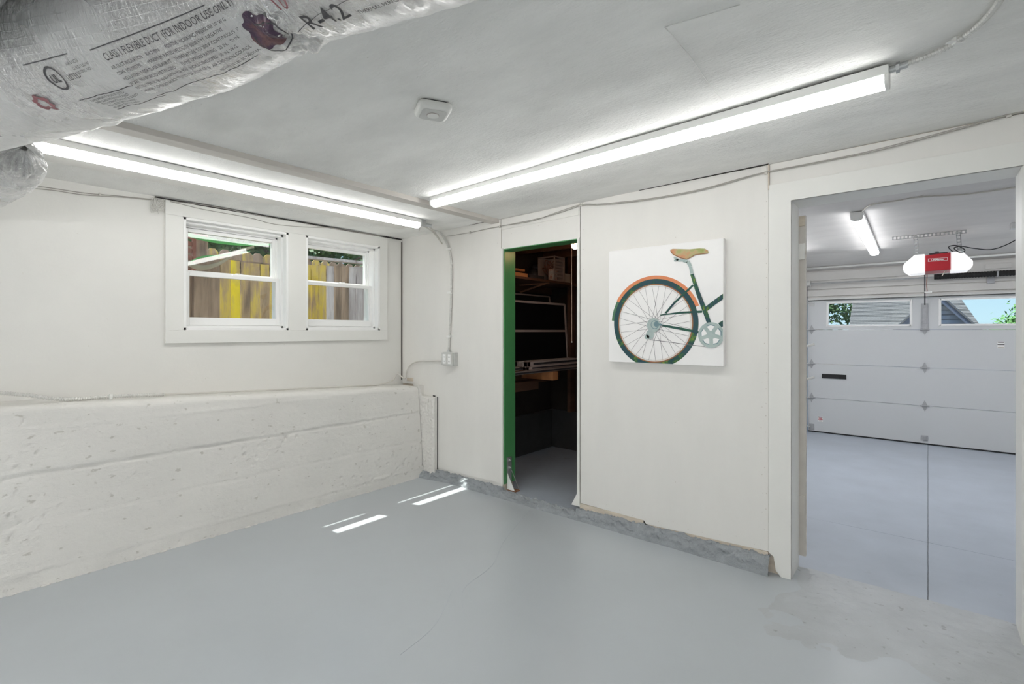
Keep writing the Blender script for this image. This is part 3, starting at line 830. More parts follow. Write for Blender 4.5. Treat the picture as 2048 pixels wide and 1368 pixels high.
part('lettering', MB().add([((rx0+rx1)/2+x*1.05, OY-.0165, 1.9915+y) for x, y, z in vs], fs), M['pcb'], bp)
part('chassis', MB().box(rx0+.03, rx1-.02, OY+.02, OY+.25, 2.055, 2.068).cyl((.06, OY+.05, 2.068), (.06, OY+.05, 2.082), .02), M['darkgrey'], op)
part('opener_rail', MB().box(-.045, -.012, OY+.28, 7.56, 2.03, 2.055), M['steel'], op)
part('lift_arm', MB().bar((-.028, 7.42, 2.0), (-.028, 7.53, 1.64), .012, .022), M['darkgrey'], op)
part('release_cord', MB().tube([(-.01, 7.30, 2.03), (-.008, 7.29, 1.95), (-.012, 7.30, 1.86), (-.006, 7.30, 1.78)], .0035, seg=6), M['redwood'], op)
part('cord_handle', MB().box(-.03, .035, 7.29, 7.31, 1.765, 1.782), M['white'], op, bevel=.003)

# antenna wire yellow
part('antenna_wire', MB().tube([wzv for wzv in ((.13, OY+.02, 1.897), (.115, OY, 1.875), (.10, OY-.005, 1.845))], .004, seg=6), M['rawwood'], op)
hg = empty('opener_hanger', (0, OY, 2.25), 'perforated galvanised angle with two straps bolted to garage ceiling', 'hanger')
def perf(p, q, name):
    p = Vector(p); q = Vector(q); n = int((q-p).length/.028); t = (q-p)/n
    mbp = MB(); up = Vector((0, 1, 0)); sd = (q-p).normalized().cross(up)*1.0
    W = .032
    mbp.bar(p+sd*W*.42, q+sd*W*.42, .004, W*.18, sd); mbp.bar(p-sd*W*.42, q-sd*W*.42, .004, W*.18, sd)
    for k in range(n+1): mbp.bar(p+t*k-(q-p).normalized()*.006, p+t*k+(q-p).normalized()*.006, .004, W, sd)
    return part(name, mbp, M['steel'], hg)
perf((-.262, OY, 2.236), (.262, OY, 2.236), 'angle_bar')
perf((onY(1831, 480, OY)[0], OY+.004, 2.235), (onY(1834, 509, OY)[0], OY+.004, 2.045), 'strap')
perf((onY(1916, 470, OY)[0], OY+.004, 2.235), (onY(1920, 509, OY)[0], OY+.004, 2.055), 'strap')
# cords
pc_ = [onY(1905, 503, OY-.02), onY(1897, 494, OY-.03), onY(1912, 491, OY-.03), onY(1930, 500, OY-.03), onY(1920, 505, OY-.03), onY(1908, 496, OY-.03),
       onY(1924, 493, OY), onY(1950, 497, OY), onY(1982, 499, OY), onY(2012, 490, OY), onY(2042, 474, OY), onY(2090, 450, OY)]
solo('power_cord', MB().tube(pc_, .0045, seg=6, step=.012), M['black'], 'black power cord looped on the opener strap and running right', 'cord', smooth=True)
jb = onZ(2031, 452, 2.23)
solo('junction_box', MB().box(jb[0]-.03, jb[0]+.05, jb[1]-.05, jb[1]+.05, 2.205, 2.256), M['steel'], 'grey metal junction box on garage ceiling at right of the doorway', 'junction box', bevel=.003)
gc = [onZ(1724, 424, 2.25), onZ(1743, 410, 2.25), onZ(1790, 402, 2.25), onZ(1843, 394, 2.25), onZ(1930, 389, 2.25), onZ(2034, 375, 2.25), onZ(2120, 366, 2.25)]
gcb = empty('ceiling_cable', gc[0], 'beige cable stapled along garage ceiling from the lamp end', 'cable')
part('cable', MB().tube(gc, .0055, seg=7), M['cable'], gcb, smooth=True)
for i in (1, 3, 5): part('staple', MB().box(gc[i][0]-.006, gc[i][0]+.006, gc[i][1]-.012, gc[i][1]+.012, 2.243, 2.2575), M['cable'], gcb)
# coat pegs on garage left side of the jamb
for k, (pyy, lab) in enumerate(((691, 'upper white peg sticking out beyond the doorway left edge'), (757, 'lower white peg sticking out beyond the doorway left edge'))):
    p0 = onY(1604, pyy, 3.36); p1 = onY(1629, pyy-1, 3.36)
    r = empty('wall_peg', (p0[0], 3.36, p0[2]), lab, 'peg')
    part('peg', MB().tube([p0+Vector((-.03, 0, 0)), p0, (p0+p1)/2+Vector((0, 0, -.004)), p1+Vector((0, 0, .006))], .007, seg=8), M['white'], r, smooth=True)
    part('plate', MB().box(p0[0]-.05, p0[0]-.02, 3.20, 3.375, p0[2]-.02, p0[2]+.02), M['white'], r, bevel=.002)

# ------------------------------------------------------------------ strip lights
def strip(name, p, q, zt, wd, label, lens, cap_end=True, group='ceiling strip lights'):
    p = Vector((*p, 0)); q = Vector((*q, 0)); t = (q-p).normalized(); n = Vector((-t[1], t[0], 0)); L = (q-p).length
    c = (p+q)/2
    r = empty(name, (c[0], c[1], zt-.075), label, 'strip light')
    Z = Vector((0, 0, 1))
    part('housing', MB().obox(c+Z*(zt-.020), t, n, Z, L/2, wd/2, .016), M['white'], r, bevel=.002)
    part('mounting_gap', MB().obox(c+Z*(zt-.002), t, n, Z, L/2-.01, wd/2-.012, .003), M['dark'], r)
    # half round diffuser
    vs = []; fs = []; K = 12
    prof = [(-wd/2*.94, -.034)]
    for k in range(K+1):
        a = PI*k/K
        prof.append((-math.cos(a)*wd/2*.94*(1 if True else 0), -.046-.028*math.sin(a)**.6))
    prof.append((wd/2*.94, -.034))
    np_ = len(prof)
    for e in (p+t*.012, q-t*.012):
        vs += [e+n*u+Z*(zt+v) for u, v in prof]
    fs = [(i, (i+1), i+1+np_, i+np_) for i in range(np_-1)]+[(0, np_, 2*np_-1, np_-1), tuple(range(np_)), tuple(range(2*np_-1, np_-1, -1))]
    part('diffuser', MB().add(vs, fs), lens, r)
    for e in (p+t*.006, q-t*.006):
        vs = [e-t*.006+n*u*1.03+Z*(zt-.03+(v+.03)*1.03) for u, v in prof]+[e+t*.006+n*u*1.03+Z*(zt-.03+(v+.03)*1.03) for u, v in prof]
        part('end_cap', MB().add(vs, fs), M['white'], r)
    # clips
    for k in range(5):
        cc_ = p+t*(L*(k+.5)/5)
        for s in (-1, 1): part('lens_clip', MB().obox(cc_+n*s*wd/2+Z*(zt-.033), t, n, Z, .018, .002, .004), M['white'], r)
    return r
LA = (-3.145, 2.565)
strip('strip_light', (-3.145, .125), (-3.145, 2.565), ceil_z(-3.14), .075, 'lit white strip light above the double window, running beside the taupe batten', M['lens'])
e1 = onZ(867, 404, 2.215); e2 = onZ(1779, 160, 2.205)
strip('strip_light', (e1[0], e1[1]), (e2[0], e2[1]), ceil_z(-1.3), .07, 'longest lit strip light over the back wall, above the bicycle canvas', M['lens'])
strip('strip_light', (-.42, 4.62), (-.46, 6.88), 2.257, .085, 'lit strip light on the garage ceiling beyond the doorway', M['glens'])
strip('strip_light', (-2.2, -1.2), (.24, -1.2), ceil_z(-1.0), .075, 'added fill strip light on the ceiling behind the viewer', M['lens'])  # added out of view as frontal fill
strip('strip_light', (1.25, 4.62), (1.25, 6.88), 2.257, .085, 'added fill strip light on the garage ceiling right of the opener, out of view', M['gfill'])  # added out of view to brighten the garage
strip('strip_light', (-1.2, 4.3), (-1.2, 6.5), 2.257, .085, 'added fill strip light on the garage ceiling by its left wall, hidden by the back wall', M['gfill'])  # second unseen garage strip, added as fill
for (gx, gy, lab) in ((1.2, -1.1, 'added white globe fill lamp behind the viewer at right'), (-1.7, -1.7, 'added white globe fill lamp behind the viewer at left')):  # globe lamps added out of view to fill the room evenly
    fl = empty('fill_lamp', (gx, gy, 0), lab, 'lamp')
    part('base', MB().cyl((gx, gy, 0), (gx, gy, .025), .15, .14, 28), M['black'], fl)
    part('pole', MB().cyl((gx, gy, .025), (gx, gy, 1.28), .012, seg=12), M['black'], fl)
    part('fill_globe', MB().sphere((gx, gy, 1.48), .20, 24, 16), M['globe'], fl, smooth=True)
# small screw tab and connector on light 2
cn = empty('cable_connector', e2, 'small steel connector joining the ribbed conduit to the long strip light', 'connector')
tdir = (e2-e1).normalized()
part('body', MB().cyl(e2+tdir*.0+Vector((0,0,.035)), e2+tdir*.05+Vector((0,0,.038)), .012, seg=12), M['steel'], cn)
part('nut', MB().cyl(e2+tdir*.018+Vector((0,0,.035)), e2+tdir*.028+Vector((0,0,.035)), .018, seg=6), M['steel'], cn)

# ------------------------------------------------------------------ cables
def clip_at(parent, c, t, r, wall):
    c = Vector(c); t = Vector(t).normalized(); w_ = Vector(wall); s = t.cross(w_).normalized()
    part('clip', MB().obox(c, t, s, w_, .008, r*1.5, r*1.25).obox(c+s*r*2.4+w_*-.5*r, t, s, w_, .008, r*1.3, .0015), M['white'], parent, bevel=.001)
# ribbed flex conduit on the ceiling right
P = [e2+tdir*.04+Vector((0, 0, .036))]+[onZ(x, y, 2.245) for x, y in ((1812, 128), (1850, 114), (1885, 99), (1915, 82), (1945, 61), (1972, 36), (1995, 8), (2010, -20), (2030, -80))]
fc = empty('flex_conduit', P[0], 'ribbed metal flex conduit curving over the ceiling at upper right', 'conduit')
part('sheath', MB().tube(P, .0085, seg=8, ribs=.12, pitch=.010), M['flex'], fc)
clip_at(fc, P[4], P[5]-P[3], .0085, (0, 0, 1))
# flex conduit down panel A to the outlet
YW = 2.986
P = [onY(862, 459, 2.90), onY(880, 466, 2.95), onY(891, 481, 2.975), onY(898, 498, YW), onY(902, 518, YW), onY(903, 545, YW), onY(902, 600, YW), onY(900, 650, YW), onY(898, 690, YW), onY(897, 707, YW)]
fd = empty('flex_conduit', P[-1], 'ribbed metal flex conduit running down the panel to the outlet box', 'conduit')
part('sheath', MB().tube(P, .0095, seg=8, ribs=.12, pitch=.011), M['flex'], fd)
for (x, y) in ((898, 498), (901, 585), (899, 673)): clip_at(fd, onY(x, y, YW), (0, 0, 1), .0095, (0, 1, 0))
# loose wires at lamp end
P0 = Vector((-3.145, 2.58, 2.20))
lw = empty('wire_bundle', P0, 'messy painted wire bundle at the end of the window strip light', 'wires')
for k, ends in enumerate(((838, 462), (884, 487), (880, 480), (826, 458))):
    q = onY(*ends, 2.965) if k in (1, 2) else onZ(*ends, 2.215)
    m_ = (P0+q)/2+Vector((random.uniform(-.02, .02), 0, .01+.012*k))
    part('wire', MB().tube([P0+Vector((random.uniform(-.01, .01), 0, 0)), m_, q], .006 if k in (1, 2) else .004, seg=6), M['cable'], lw, smooth=True)
mb = MB().box(-3.175, -3.115, 2.568, 2.62, 2.19, 2.235)
part('connector', mb, M['steel'], lw, bevel=.004)
part('connector', MB().cyl((-3.145, 2.61, 2.20), (-3.11, 2.67, 2.195), .014, seg=10), M['steel'], lw)
# outlet box
ob = empty('outlet_box', onY(895, 730, 2.999), 'square metal outlet box with white receptacles on back wall panel', 'outlet')
a = onY(883, 731, 2.95); b = onY(907, 705, 2.95)
xw = b[0]-a[0]
part('box', MB().box(a[0]+.012, b[0]+.004, 2.953, 2.999, a[2], b[2]), M['steelp'], ob, bevel=.004)
fp = part('face_plate', MB().box(a[0]+.004, b[0]-.004, 2.944, 2.952, a[2]+.004, b[2]-.004), M['steelp'], ob, bevel=.003)
for k in (0, 1):
    cx = a[0]+xw*(.28+.42*k)
    rc = part('receptacle', MB().box(cx-.017, cx+.017, 2.940, 2.946, a[2]+.018, b[2]-.018), M['vinyl'], ob, bevel=.003)
    for zz in (-.02, .018):
        zc = (a[2]+b[2])/2+zz
        part('slot', MB().box(cx-.008, cx-.006, 2.9393, 2.941, zc-.006, zc+.006).box(cx+.006, cx+.008, 2.9393, 2.941, zc-.006, zc+.006), M['black'], rc)
part('conduit_fitting', MB().cyl(onY(897, 706, 2.978), onY(897, 699, 2.978), .014, seg=12), M['steel'], ob)
# cable from outlet along the ledge
zl = lambda y: ctop(y)+.012
def led(px, py, xx=-3.80):
    v = onX(px, py, xx); return Vector((xx, v[1], zl(v[1])))
P = [onY(884, 722, 2.982), onY(862, 722, 2.985), onY(838, 722.5, 2.982), onY(822, 729, 2.97), onY(813.5, 743, 2.96), onY(810, 757, 2.955),
     Vector((-3.90, 2.92, .92)), Vector((-3.89, 2.86, .865)), Vector((-3.86, 2.7, .842)), Vector((-3.80, 2.45, zl(2.45)))]
P += [Vector((-3.80-.015*math.sin(y*3), y, zl(y))) for y in (2.1, 1.8, 1.5, 1.2, 1.0)]
wc = empty('armoured_cable', P[0], 'pale armoured cable from outlet box along the concrete ledge', 'cable')
part('white_sleeve', MB().tube(P, .0065, seg=8), M['cable'], wc, smooth=True)
P2 = [P[-1]]+[Vector((-3.77, y, zl(y)+.004)) for y in (.86, .72)]+[Vector((-3.72, .56, zl(.56)+.004)), Vector((-3.70, .46, zl(.46)+.012)), Vector((-3.74, .36, .985)), Vector((-3.85, .20, 1.01)), Vector((-3.9, -.1, 1.06)), Vector((-3.9, -.6, 1.10))]
part('ribbed_sheath', MB().tube(P2, .010, seg=8, ribs=.13, pitch=.012), M['flex'], wc)
clip_at(wc, P2[2], P2[3]-P2[1], .010, (-1, 0, 0))

# thin wires along the walls
def wire(name, label, pts_list, r, m='cabledk', staples=()):
    rt = empty(name, pts_list[0][0], label, 'wire')
    for P in pts_list: part('wire', MB().tube(P, r, seg=5, step=.03), M[m], rt, smooth=True)
    for s in staples:
        part('staple', MB().obox(s, (1, 0, 0), (0, 1, 0), (0, 0, 1), .008, .005, .010), M['cable'], rt, bevel=.002)
    return rt
YB = 2.983
A1 = [onY(x, y, YB) for x, y in ((895, 472), (940, 465), (976, 457), (1034, 446), (1093, 433), (1137, 420), (1163, 411), (1200, 410), (1239, 407), (1313, 397), (1400, 381), (1480, 359), (1532, 345), (1614, 330), (1749, 303), (1850, 277), (1951, 250), (2018, 230), (2048, 224), (2120, 212))]
A2 = [onY(x, y, YB-.004) for x, y in ((1000, 452), (1060, 443), (1110, 426), (1163, 409), (1200, 408), (1300, 397), (1400, 379), (1480, 357), (1532, 344), (1614, 328), (1700, 311), (1749, 300), (1850, 274), (1951, 247), (2018, 229), (2120, 208))]
wire('bell_wire', 'pair of thin painted wires sagging along the top of back wall', [A1, A2], .0026, 'cabledk',
     [onY(1163, 410, YB), onY(1532, 345, YB), onY(2018, 230, YB), onY(1000, 453, YB), onY(940, 465, YB)])
XW = -3.924; XW2 = -3.903
B1 = [onX(x, y, XW) for x, y in ((-60, 352), (0, 360), (60, 370), (103, 376), (171, 386), (240, 392), (300, 398), (328, 401))]+[onX(x, y, XW2) for x, y in ((345, 404), (366, 409), (409, 419), (498, 435), (548, 448), (612, 454), (675, 457), (752, 470))]+[onX(785, 474, XW), onX(808, 478, XW)]
B2 = [onX(x, y, XW) for x, y in ((-60, 358), (0, 362), (60, 376), (103, 380), (171, 390), (240, 394), (328, 402))]+[onX(x, y, XW2) for x, y in ((345, 403), (420, 412), (520, 431), (620, 449), (700, 463), (760, 472))]
wire('bell_wire', 'pair of thin painted wires running along top of left wall over the window', [B1, B2], .0026, 'cabledk', [onX(200, 389, XW), onX(326, 401, XW)])
# frayed putty at the casing corner
mb = MB()
c = onX(318, 408, -3.918)
for k in range(13):
    q = [c+Vector((random.uniform(-.002, .012), random.uniform(-.045, .03), random.uniform(-.07, .04))) for _ in range(4)]
    mb.tube(q, .0022, seg=5, step=.01)
solo('frayed_caulk', mb, M['concrete'], 'clump of frayed painted caulk strands at upper left corner of window casing', 'caulk', smooth=True)

# ------------------------------------------------------------------ smoke detector
c = Vector((-1.54, 1.33, ceil_z(-1.54)))
det = empty('smoke_detector', c-Vector((0, 0, .04)), 'square white smoke detector with round button on the ceiling', 'smoke detector')
a0 = math.radians(62)
def rsq(s, r, n=8):
    out = []
    for (cx, cy, st_) in ((1, 1, 0), (-1, 1, 90), (-1, -1, 180), (1, -1, 270)):
        for k in range(n+1):
            a = math.radians(st_+90*k/n)
            out.append((cx*(s-r)+r*math.cos(a), cy*(s-r)+r*math.sin(a)))
    return [(x*math.cos(a0)-y*math.sin(a0), x*math.sin(a0)+y*math.cos(a0)) for x, y in out]
def loft(secs):
    vs = []; fs = []; n = None
    for (s, r, z) in secs:
        P = rsq(s, r); n = len(P)
        vs += [(c[0]+x, c[1]+y, c[2]+z) for x, y in P]
    for j in range(len(secs)-1):
        for i in range(n): fs.append((j*n+i, j*n+(i+1)%n, (j+1)*n+(i+1)%n, (j+1)*n+i))
    fs.append(tuple(range((len(secs)-1)*n, len(secs)*n)))
    fs.append(tuple(range(n)))
    return MB().add(vs, fs)
part('back_plate', loft([(.056, .02, .004), (.056, .02, -.008)]), M['darkgrey'], det)
part('cover', loft([(.060, .022, -.006), (.067, .026, -.009), (.068, .027, -.022), (.064, .026, -.032), (.056, .022, -.037), (.05, .02, -.0375)]), M['detector'], det, smooth=True)
part('grille', loft([(.052, .020, -.036), (.050, .019, -.0390)]), M['grille'], det)
u = Vector((math.cos(a0), math.sin(a0), 0)); v = Vector((-u[1], u[0], 0))
bc = c-u*.0-v*(-.0)+Vector((0, 0, -.038))
part('test_button', MB().cyl(bc, bc+Vector((0, 0, -.004)), .0235, seg=32), M['detector'], det)
part('button_ring', MB().cyl(bc, bc+Vector((0, 0, -.0022)), .0250, seg=32), M['mesh'], det)
part('side_slot', MB().obox(c+v*.067+Vector((0, 0, -.014)), u, v, (0, 0, 1), .028, .0025, .003), M['black'], det)

# ------------------------------------------------------------------ canvas painting
CY = 2.958
def zp(zx, zy):
    v = onY(1200+zx*280/1321, 460+zy*290/1368, CY); return (v[0], v[2])
c00 = onY(1217.5, 724, CY); c11 = onY(1447, 475, CY)
px0, px1, pz0, pz1 = c00[0], c11[0], 1.334-.205, 1.334+.535
cv = empty('canvas_painting', ((px0+px1)/2, 2.999, pz0), 'square white canvas painting of a bicycle rear wheel on back wall', 'painting')
part('canvas', MB().box(px0, px1, CY, 2.998, pz0, pz1), M['canvas'], cv, bevel=.003)
def pr(name, r, sc=10, stretch=(1, 1, 1)):
    n = len(r)
    return mat(name, r[0], .45, ramp=[(.3+.4*i/(n-1), c_) for i, c_ in enumerate(r)], vscale=sc, stretch=stretch, bump=.2, bscale=120, bdist=.0005)
teal = (.008, .055, .07); dgreen = (.012, .09, .05); lgreen = (.13, .24, .02); yel = (.5, .5, .05); org = (.62, .17, .06); navy = (.012, .035, .07)
P_tire = pr('paint_tyre', [(.40, .2, .05), lgreen, dgreen, teal, (.012, .06, .08), teal, dgreen, lgreen, (.35, .15, .04)], 8)
P_tube = pr('paint_tube', [navy, teal, dgreen, teal, navy], 12)
P_tube2 = pr('paint_seat_tube', [org, lgreen, dgreen, teal, teal, navy, lgreen], 22, (1.6, 1, .5))
P_fend = pr('paint_fender', [(.55, .13, .05), (.72, .25, .11), (.6, .2, .08)], 6)
P_fendg = pr('paint_fender_green', [(.10, .2, .09), (.06, .16, .1)], 6)
P_rim = pr('paint_rim', [(.62, .62, .62), (.72, .72, .7), (.66, .5, .42)], 9)
P_rimr = pr('paint_rim_red', [(.35, .08, .04), (.30, .14, .05), (.22, .08, .06)], 9)
P_spoke = mat('paint_spoke', (.16, .15, .17), .5)
P_chr = pr('paint_chrome', [(.30, .40, .40), (.42, .50, .48), (.33, .42, .42)], 14)
P_chrd = pr('paint_chrome_dark', [(.10, .2, .24), (.2, .3, .32)], 14)
P_sad = pr('paint_saddle', [(.55, .16, .08), (.58, .28, .14), (.45, .40, .2), (.30, .36, .10), (.5, .15, .08)], 14)
layer = [0]
def clip_poly(poly):
    def cl(P, ins, cut):
        out = []
        for i in range(len(P)):
            a_, b_ = P[i-1], P[i]
            ia, ib = ins(a_), ins(b_)
            if ia != ib: out.append(cut(a_, b_))
            if ib: out.append(b_)
        return out
    e = .002
    for (ax, lim, sg) in ((0, px0+e, 1), (0, px1-e, -1), (1, pz0+e, 1), (1, pz1-e, -1)):
        if not poly: return poly
        poly = cl(poly, lambda p: (p[ax]-lim)*sg >= 0, lambda a_, b_: tuple(a_[i]+(b_[i]-a_[i])*(lim-a_[ax])/(b_[ax]-a_[ax]) for i in (0, 1)))
    return poly
def flat(name, polys, m):
    layer[0] += 1
    y = CY-.0003-.00022*layer[0]
    q = MB()
    for pl in polys:
        pl = clip_poly(list(pl))
        if len(pl) >= 3: q.add([(x, y, z) for x, z in pl], [tuple(range(len(pl)))])
    return part(name, q, m, cv)
def stroke(pts, wd):
    pts = [Vector((*p, 0)) for p in pts]; out = []
    for i in range(len(pts)-1):
        t = (pts[i+1]-pts[i]).normalized(); n = Vector((-t[1], t[0], 0))
        w0 = wd[i] if isinstance(wd, (list, tuple)) else wd; w1 = wd[i+1] if isinstance(wd, (list, tuple)) else wd
        out.append([tuple((pts[i]+n*w0/2)[:2]), tuple((pts[i+1]+n*w1/2)[:2]), tuple((pts[i+1]-n*w1/2)[:2]), tuple((pts[i]-n*w0/2)[:2])])
    return out
def arc(cx, cz, r0, r1, a0_, a1_, n=80, wob=0):
    out = []
    for k in range(n):
        u0 = math.radians(a0_+(a1_-a0_)*k/n); u1 = math.radians(a0_+(a1_-a0_)*(k+1)/n)
        j0 = wob*math.sin(u0*5); j1 = wob*math.sin(u1*5)
        out.append([(cx+(r0+j0)*math.cos(u0), cz+(r0+j0)*math.sin(u0)), (cx+(r1)*math.cos(u0), cz+(r1)*math.sin(u0)), (cx+(r1)*math.cos(u1), cz+(r1)*math.sin(u1)), (cx+(r0+j1)*math.cos(u1), cz+(r0+j1)*math.sin(u1))])
    return out
lft = zp(133, 885); rgt = zp(930, 885); top_ = zp(535, 497)
WC = ((lft[0]+rgt[0])/2, zp(535, 880)[1]); RR = (rgt[0]-lft[0])/2
hub = zp(520, 890)
flat('fender', arc(WC[0], WC[1], RR*.985, RR*1.075, 20, 150, wob=.001), P_fend)
flat('fender_tail', arc(WC[0], WC[1], RR*.985, RR*1.06, 150, 176), P_fendg)
flat('tyre', arc(WC[0], WC[1], RR*.875, RR, 0, 360, 140, .0015), P_tire)
flat('inner_rim', arc(WC[0], WC[1], RR*.855, RR*.888, 0, 360, 120, .0012), P_rimr)
flat('rim', arc(WC[0], WC[1], RR*.825, RR*.862, 0, 360, 120), P_rim)
sp_ = []
for k in range(32):
    a_ = 2*PI*k/32+.05; off = (.9 if k % 2 else -.9)
    h_ = (hub[0]+.03*math.cos(a_+off), hub[1]+.03*math.sin(a_+off)); rr_ = RR*.84
    sp_ += stroke([h_, (WC[0]+rr_*math.cos(a_), WC[1]+rr_*math.sin(a_))], .0016)
flat('spokes', sp_, P_spoke)
def disc(cx, cz, rx, rz, n=36): return [(cx+rx*math.cos(2*PI*k/n), cz+rz*math.sin(2*PI*k/n)) for k in range(n)]
cr_ = zp(1050, 990)
flat('chain', stroke([zp(470, 1035), zp(640, 1055), zp(830, 1082), zp(990, 1098)], .003), P_spoke)
flat('seat_stay', stroke([zp(620, 785), zp(700, 690), zp(880, 520)], [.012, .013, .011]), P_tube)
flat('seat_stay', stroke([zp(570, 803), zp(760, 780), zp(965, 770)], [.006, .012, .013]), P_tube)
flat('chain_stay', stroke([zp(590, 900), zp(760, 930), zp(930, 965)], [.012, .016, .013]), P_tube)
flat('down_tube', stroke([zp(990, 755), zp(1080, 685), zp(1200, 600)], .026), P_tube2)
flat('seat_tube', stroke([zp(868, 415), zp(925, 590), zp(990, 760), zp(1035, 890)], [.020, .024, .027, .024]), P_tube2)
flat('lower_tube', stroke([zp(1130, 900), zp(1180, 870)], .03), P_tube)
sdl = [zp(x, y) for x, y in ((665, 185), (690, 178), (760, 180), (850, 182), (940, 174), (990, 176), (1022, 195), (1025, 218), (985, 226), (905, 235), (860, 262), (820, 280), (760, 268), (700, 240), (672, 215))]
flat('seat_post', stroke([zp(790, 285), zp(830, 295), zp(855, 345), zp(868, 410)], [.024, .022, .018, .019]), P_chr)
flat('saddle_rail', stroke([zp(700, 258), zp(740, 285), zp(800, 285)], [.010, .017, .015])+stroke([zp(700, 290), zp(740, 280)], .01), P_chr)
flat('saddle', [sdl], P_sad)
flat('saddle_edge', stroke([zp(668, 195), zp(690, 228), zp(760, 262), zp(820, 277), zp(860, 258), zp(905, 232), zp(1020, 220)], .005), P_rimr)
flat('derailleur', [disc(*zp(475, 985), .026, .030), disc(*zp(445, 1010), .016, .014)], P_chr)
flat('cassette', [disc(*zp(508, 897), .044, .044)], P_chr)
flat('cassette_ring', arc(*zp(520, 893), .023, .027, 0, 360, 40), P_chrd)
flat('hub', [disc(*zp(535, 888), .017, .017)], P_chrd)
flat('dropout', stroke([zp(525, 890), zp(590, 895)], .012), P_chrd)
flat('chainring', [disc(cr_[0], cr_[1], .0745, .0745, 48)], P_chr)
holes = []
for k in range(5):
    a_ = math.radians(20+72*k)
    r0, r1 = .026, .054; d0, d1 = .20, .42
    holes.append([(cr_[0]+r0*math.cos(a_-d0), cr_[1]+r0*math.sin(a_-d0)), (cr_[0]+r1*math.cos(a_-d1), cr_[1]+r1*math.sin(a_-d1)), (cr_[0]+r1*1.06*math.cos(a_), cr_[1]+r1*1.06*math.sin(a_)), (cr_[0]+r1*math.cos(a_+d1), cr_[1]+r1*math.sin(a_+d1)), (cr_[0]+r0*math.cos(a_+d0), cr_[1]+r0*math.sin(a_+d0))])
big = [[(cr_[0]+(x-cr_[0])*1.09, cr_[1]+(z_-cr_[1])*1.09) for x, z_ in h_] for h_ in holes]
flat('chainring_shade', big, P_chrd)
flat('chainring_hole', holes, M['canvas'])

# ------------------------------------------------------------------ foil flexible ducts
def foil_mat():
    m = bpy.data.materials.new('foil_jacket'); m.use_nodes = True
    n = m.node_tree.nodes; l = m.node_tree.links; b = n['Principled BSDF']
    b.inputs['Base Color'].default_value = (.90, .90, .90, 1)
    b.inputs['Metallic'].default_value = .75; b.inputs['Roughness'].default_value = .34
    uv = n.new('ShaderNodeUVMap')
    def wave(rot, sc):
        mp = n.new('ShaderNodeMapping'); mp.inputs['Rotation'].default_value = (0, 0, rot)
        l.new(uv.outputs[0], mp.inputs[0])
        sx = n.new('ShaderNodeSeparateXYZ'); l.new(mp.outputs[0], sx.inputs[0])
        mu = n.new('ShaderNodeMath'); mu.operation = 'MULTIPLY'; mu.inputs[1].default_value = sc; l.new(sx.outputs[0], mu.inputs[0])
        fr = n.new('ShaderNodeMath'); fr.operation = 'FRACT'; l.new(mu.outputs[0], fr.inputs[0])
        sb = n.new('ShaderNodeMath'); sb.operation = 'SUBTRACT'; sb.inputs[1].default_value = .5; l.new(fr.outputs[0], sb.inputs[0])
        ab = n.new('ShaderNodeMath'); ab.operation = 'ABSOLUTE'; l.new(sb.outputs[0], ab.inputs[0])
        mr = n.new('ShaderNodeMapRange'); mr.inputs[1].default_value = .42; mr.inputs[2].default_value = .5; l.new(ab.outputs[0], mr.inputs[0])
        return mr.outputs[0]
    a_ = wave(.12, 95); c_ = wave(PI/2+.1, 60)
    mx = n.new('ShaderNodeMath'); mx.operation = 'MAXIMUM'; l.new(a_, mx.inputs[0]); l.new(c_, mx.inputs[1])
    nz = n.new('ShaderNodeTexNoise'); nz.inputs['Scale'].default_value = 30; nz.inputs['Detail'].default_value = 10; nz.inputs['Roughness'].default_value = .62
    mp = n.new('ShaderNodeMapping'); mp.inputs['Scale'].default_value = (1.6, .42, 1); l.new(uv.outputs[0], mp.inputs[0]); l.new(mp.outputs[0], nz.inputs['Vector'])
    b1 = n.new('ShaderNodeBump'); b1.inputs['Strength'].default_value = 1.; b1.inputs['Distance'].default_value = .055; l.new(nz.outputs[0], b1.inputs['Height'])
    b2 = n.new('ShaderNodeBump'); b2.inputs['Strength'].default_value = .7; b2.inputs['Distance'].default_value = .0012; l.new(mx.outputs[0], b2.inputs['Height']); l.new(b1.outputs[0], b2.inputs['Normal'])
    l.new(b2.outputs[0], b.inputs['Normal'])
    # milky film patches: less metallic
    n2 = n.new('ShaderNodeTexNoise'); n2.inputs['Scale'].default_value = 4.5; n2.inputs['Detail'].default_value = 6
    l.new(uv.outputs[0], n2.inputs['Vector'])
    r = n.new('ShaderNodeMapRange'); r.inputs[1].default_value = .42; r.inputs[2].default_value = .58; r.inputs[3].default_value = 1.; r.inputs[4].default_value = .72
    l.new(n2.outputs[0], r.inputs[0]); l.new(r.outputs[0], b.inputs['Metallic'])
    r2 = n.new('ShaderNodeMapRange'); r2.inputs[1].default_value = .42; r2.inputs[2].default_value = .58; r2.inputs[3].default_value = .17; r2.inputs[4].default_value = .32
    l.new(n2.outputs[0], r2.inputs[0]); l.new(r2.outputs[0], b.inputs['Roughness'])
    return m
M['foil'] = foil_mat()
M['ink'] = mat('black_ink', (.05, .05, .055), .5)
M['inkred'] = mat('maroon_ink', (.25, .10, .11), .5)
M['inkpurple'] = mat('dark_purple_print', (.035, .02, .04), .4, ramp=[(.35, (.02, .012, .025)), (.5, (.06, .03, .06)), (.6, (.16, .08, .08)), (.7, (.03, .02, .03))], vscale=16)

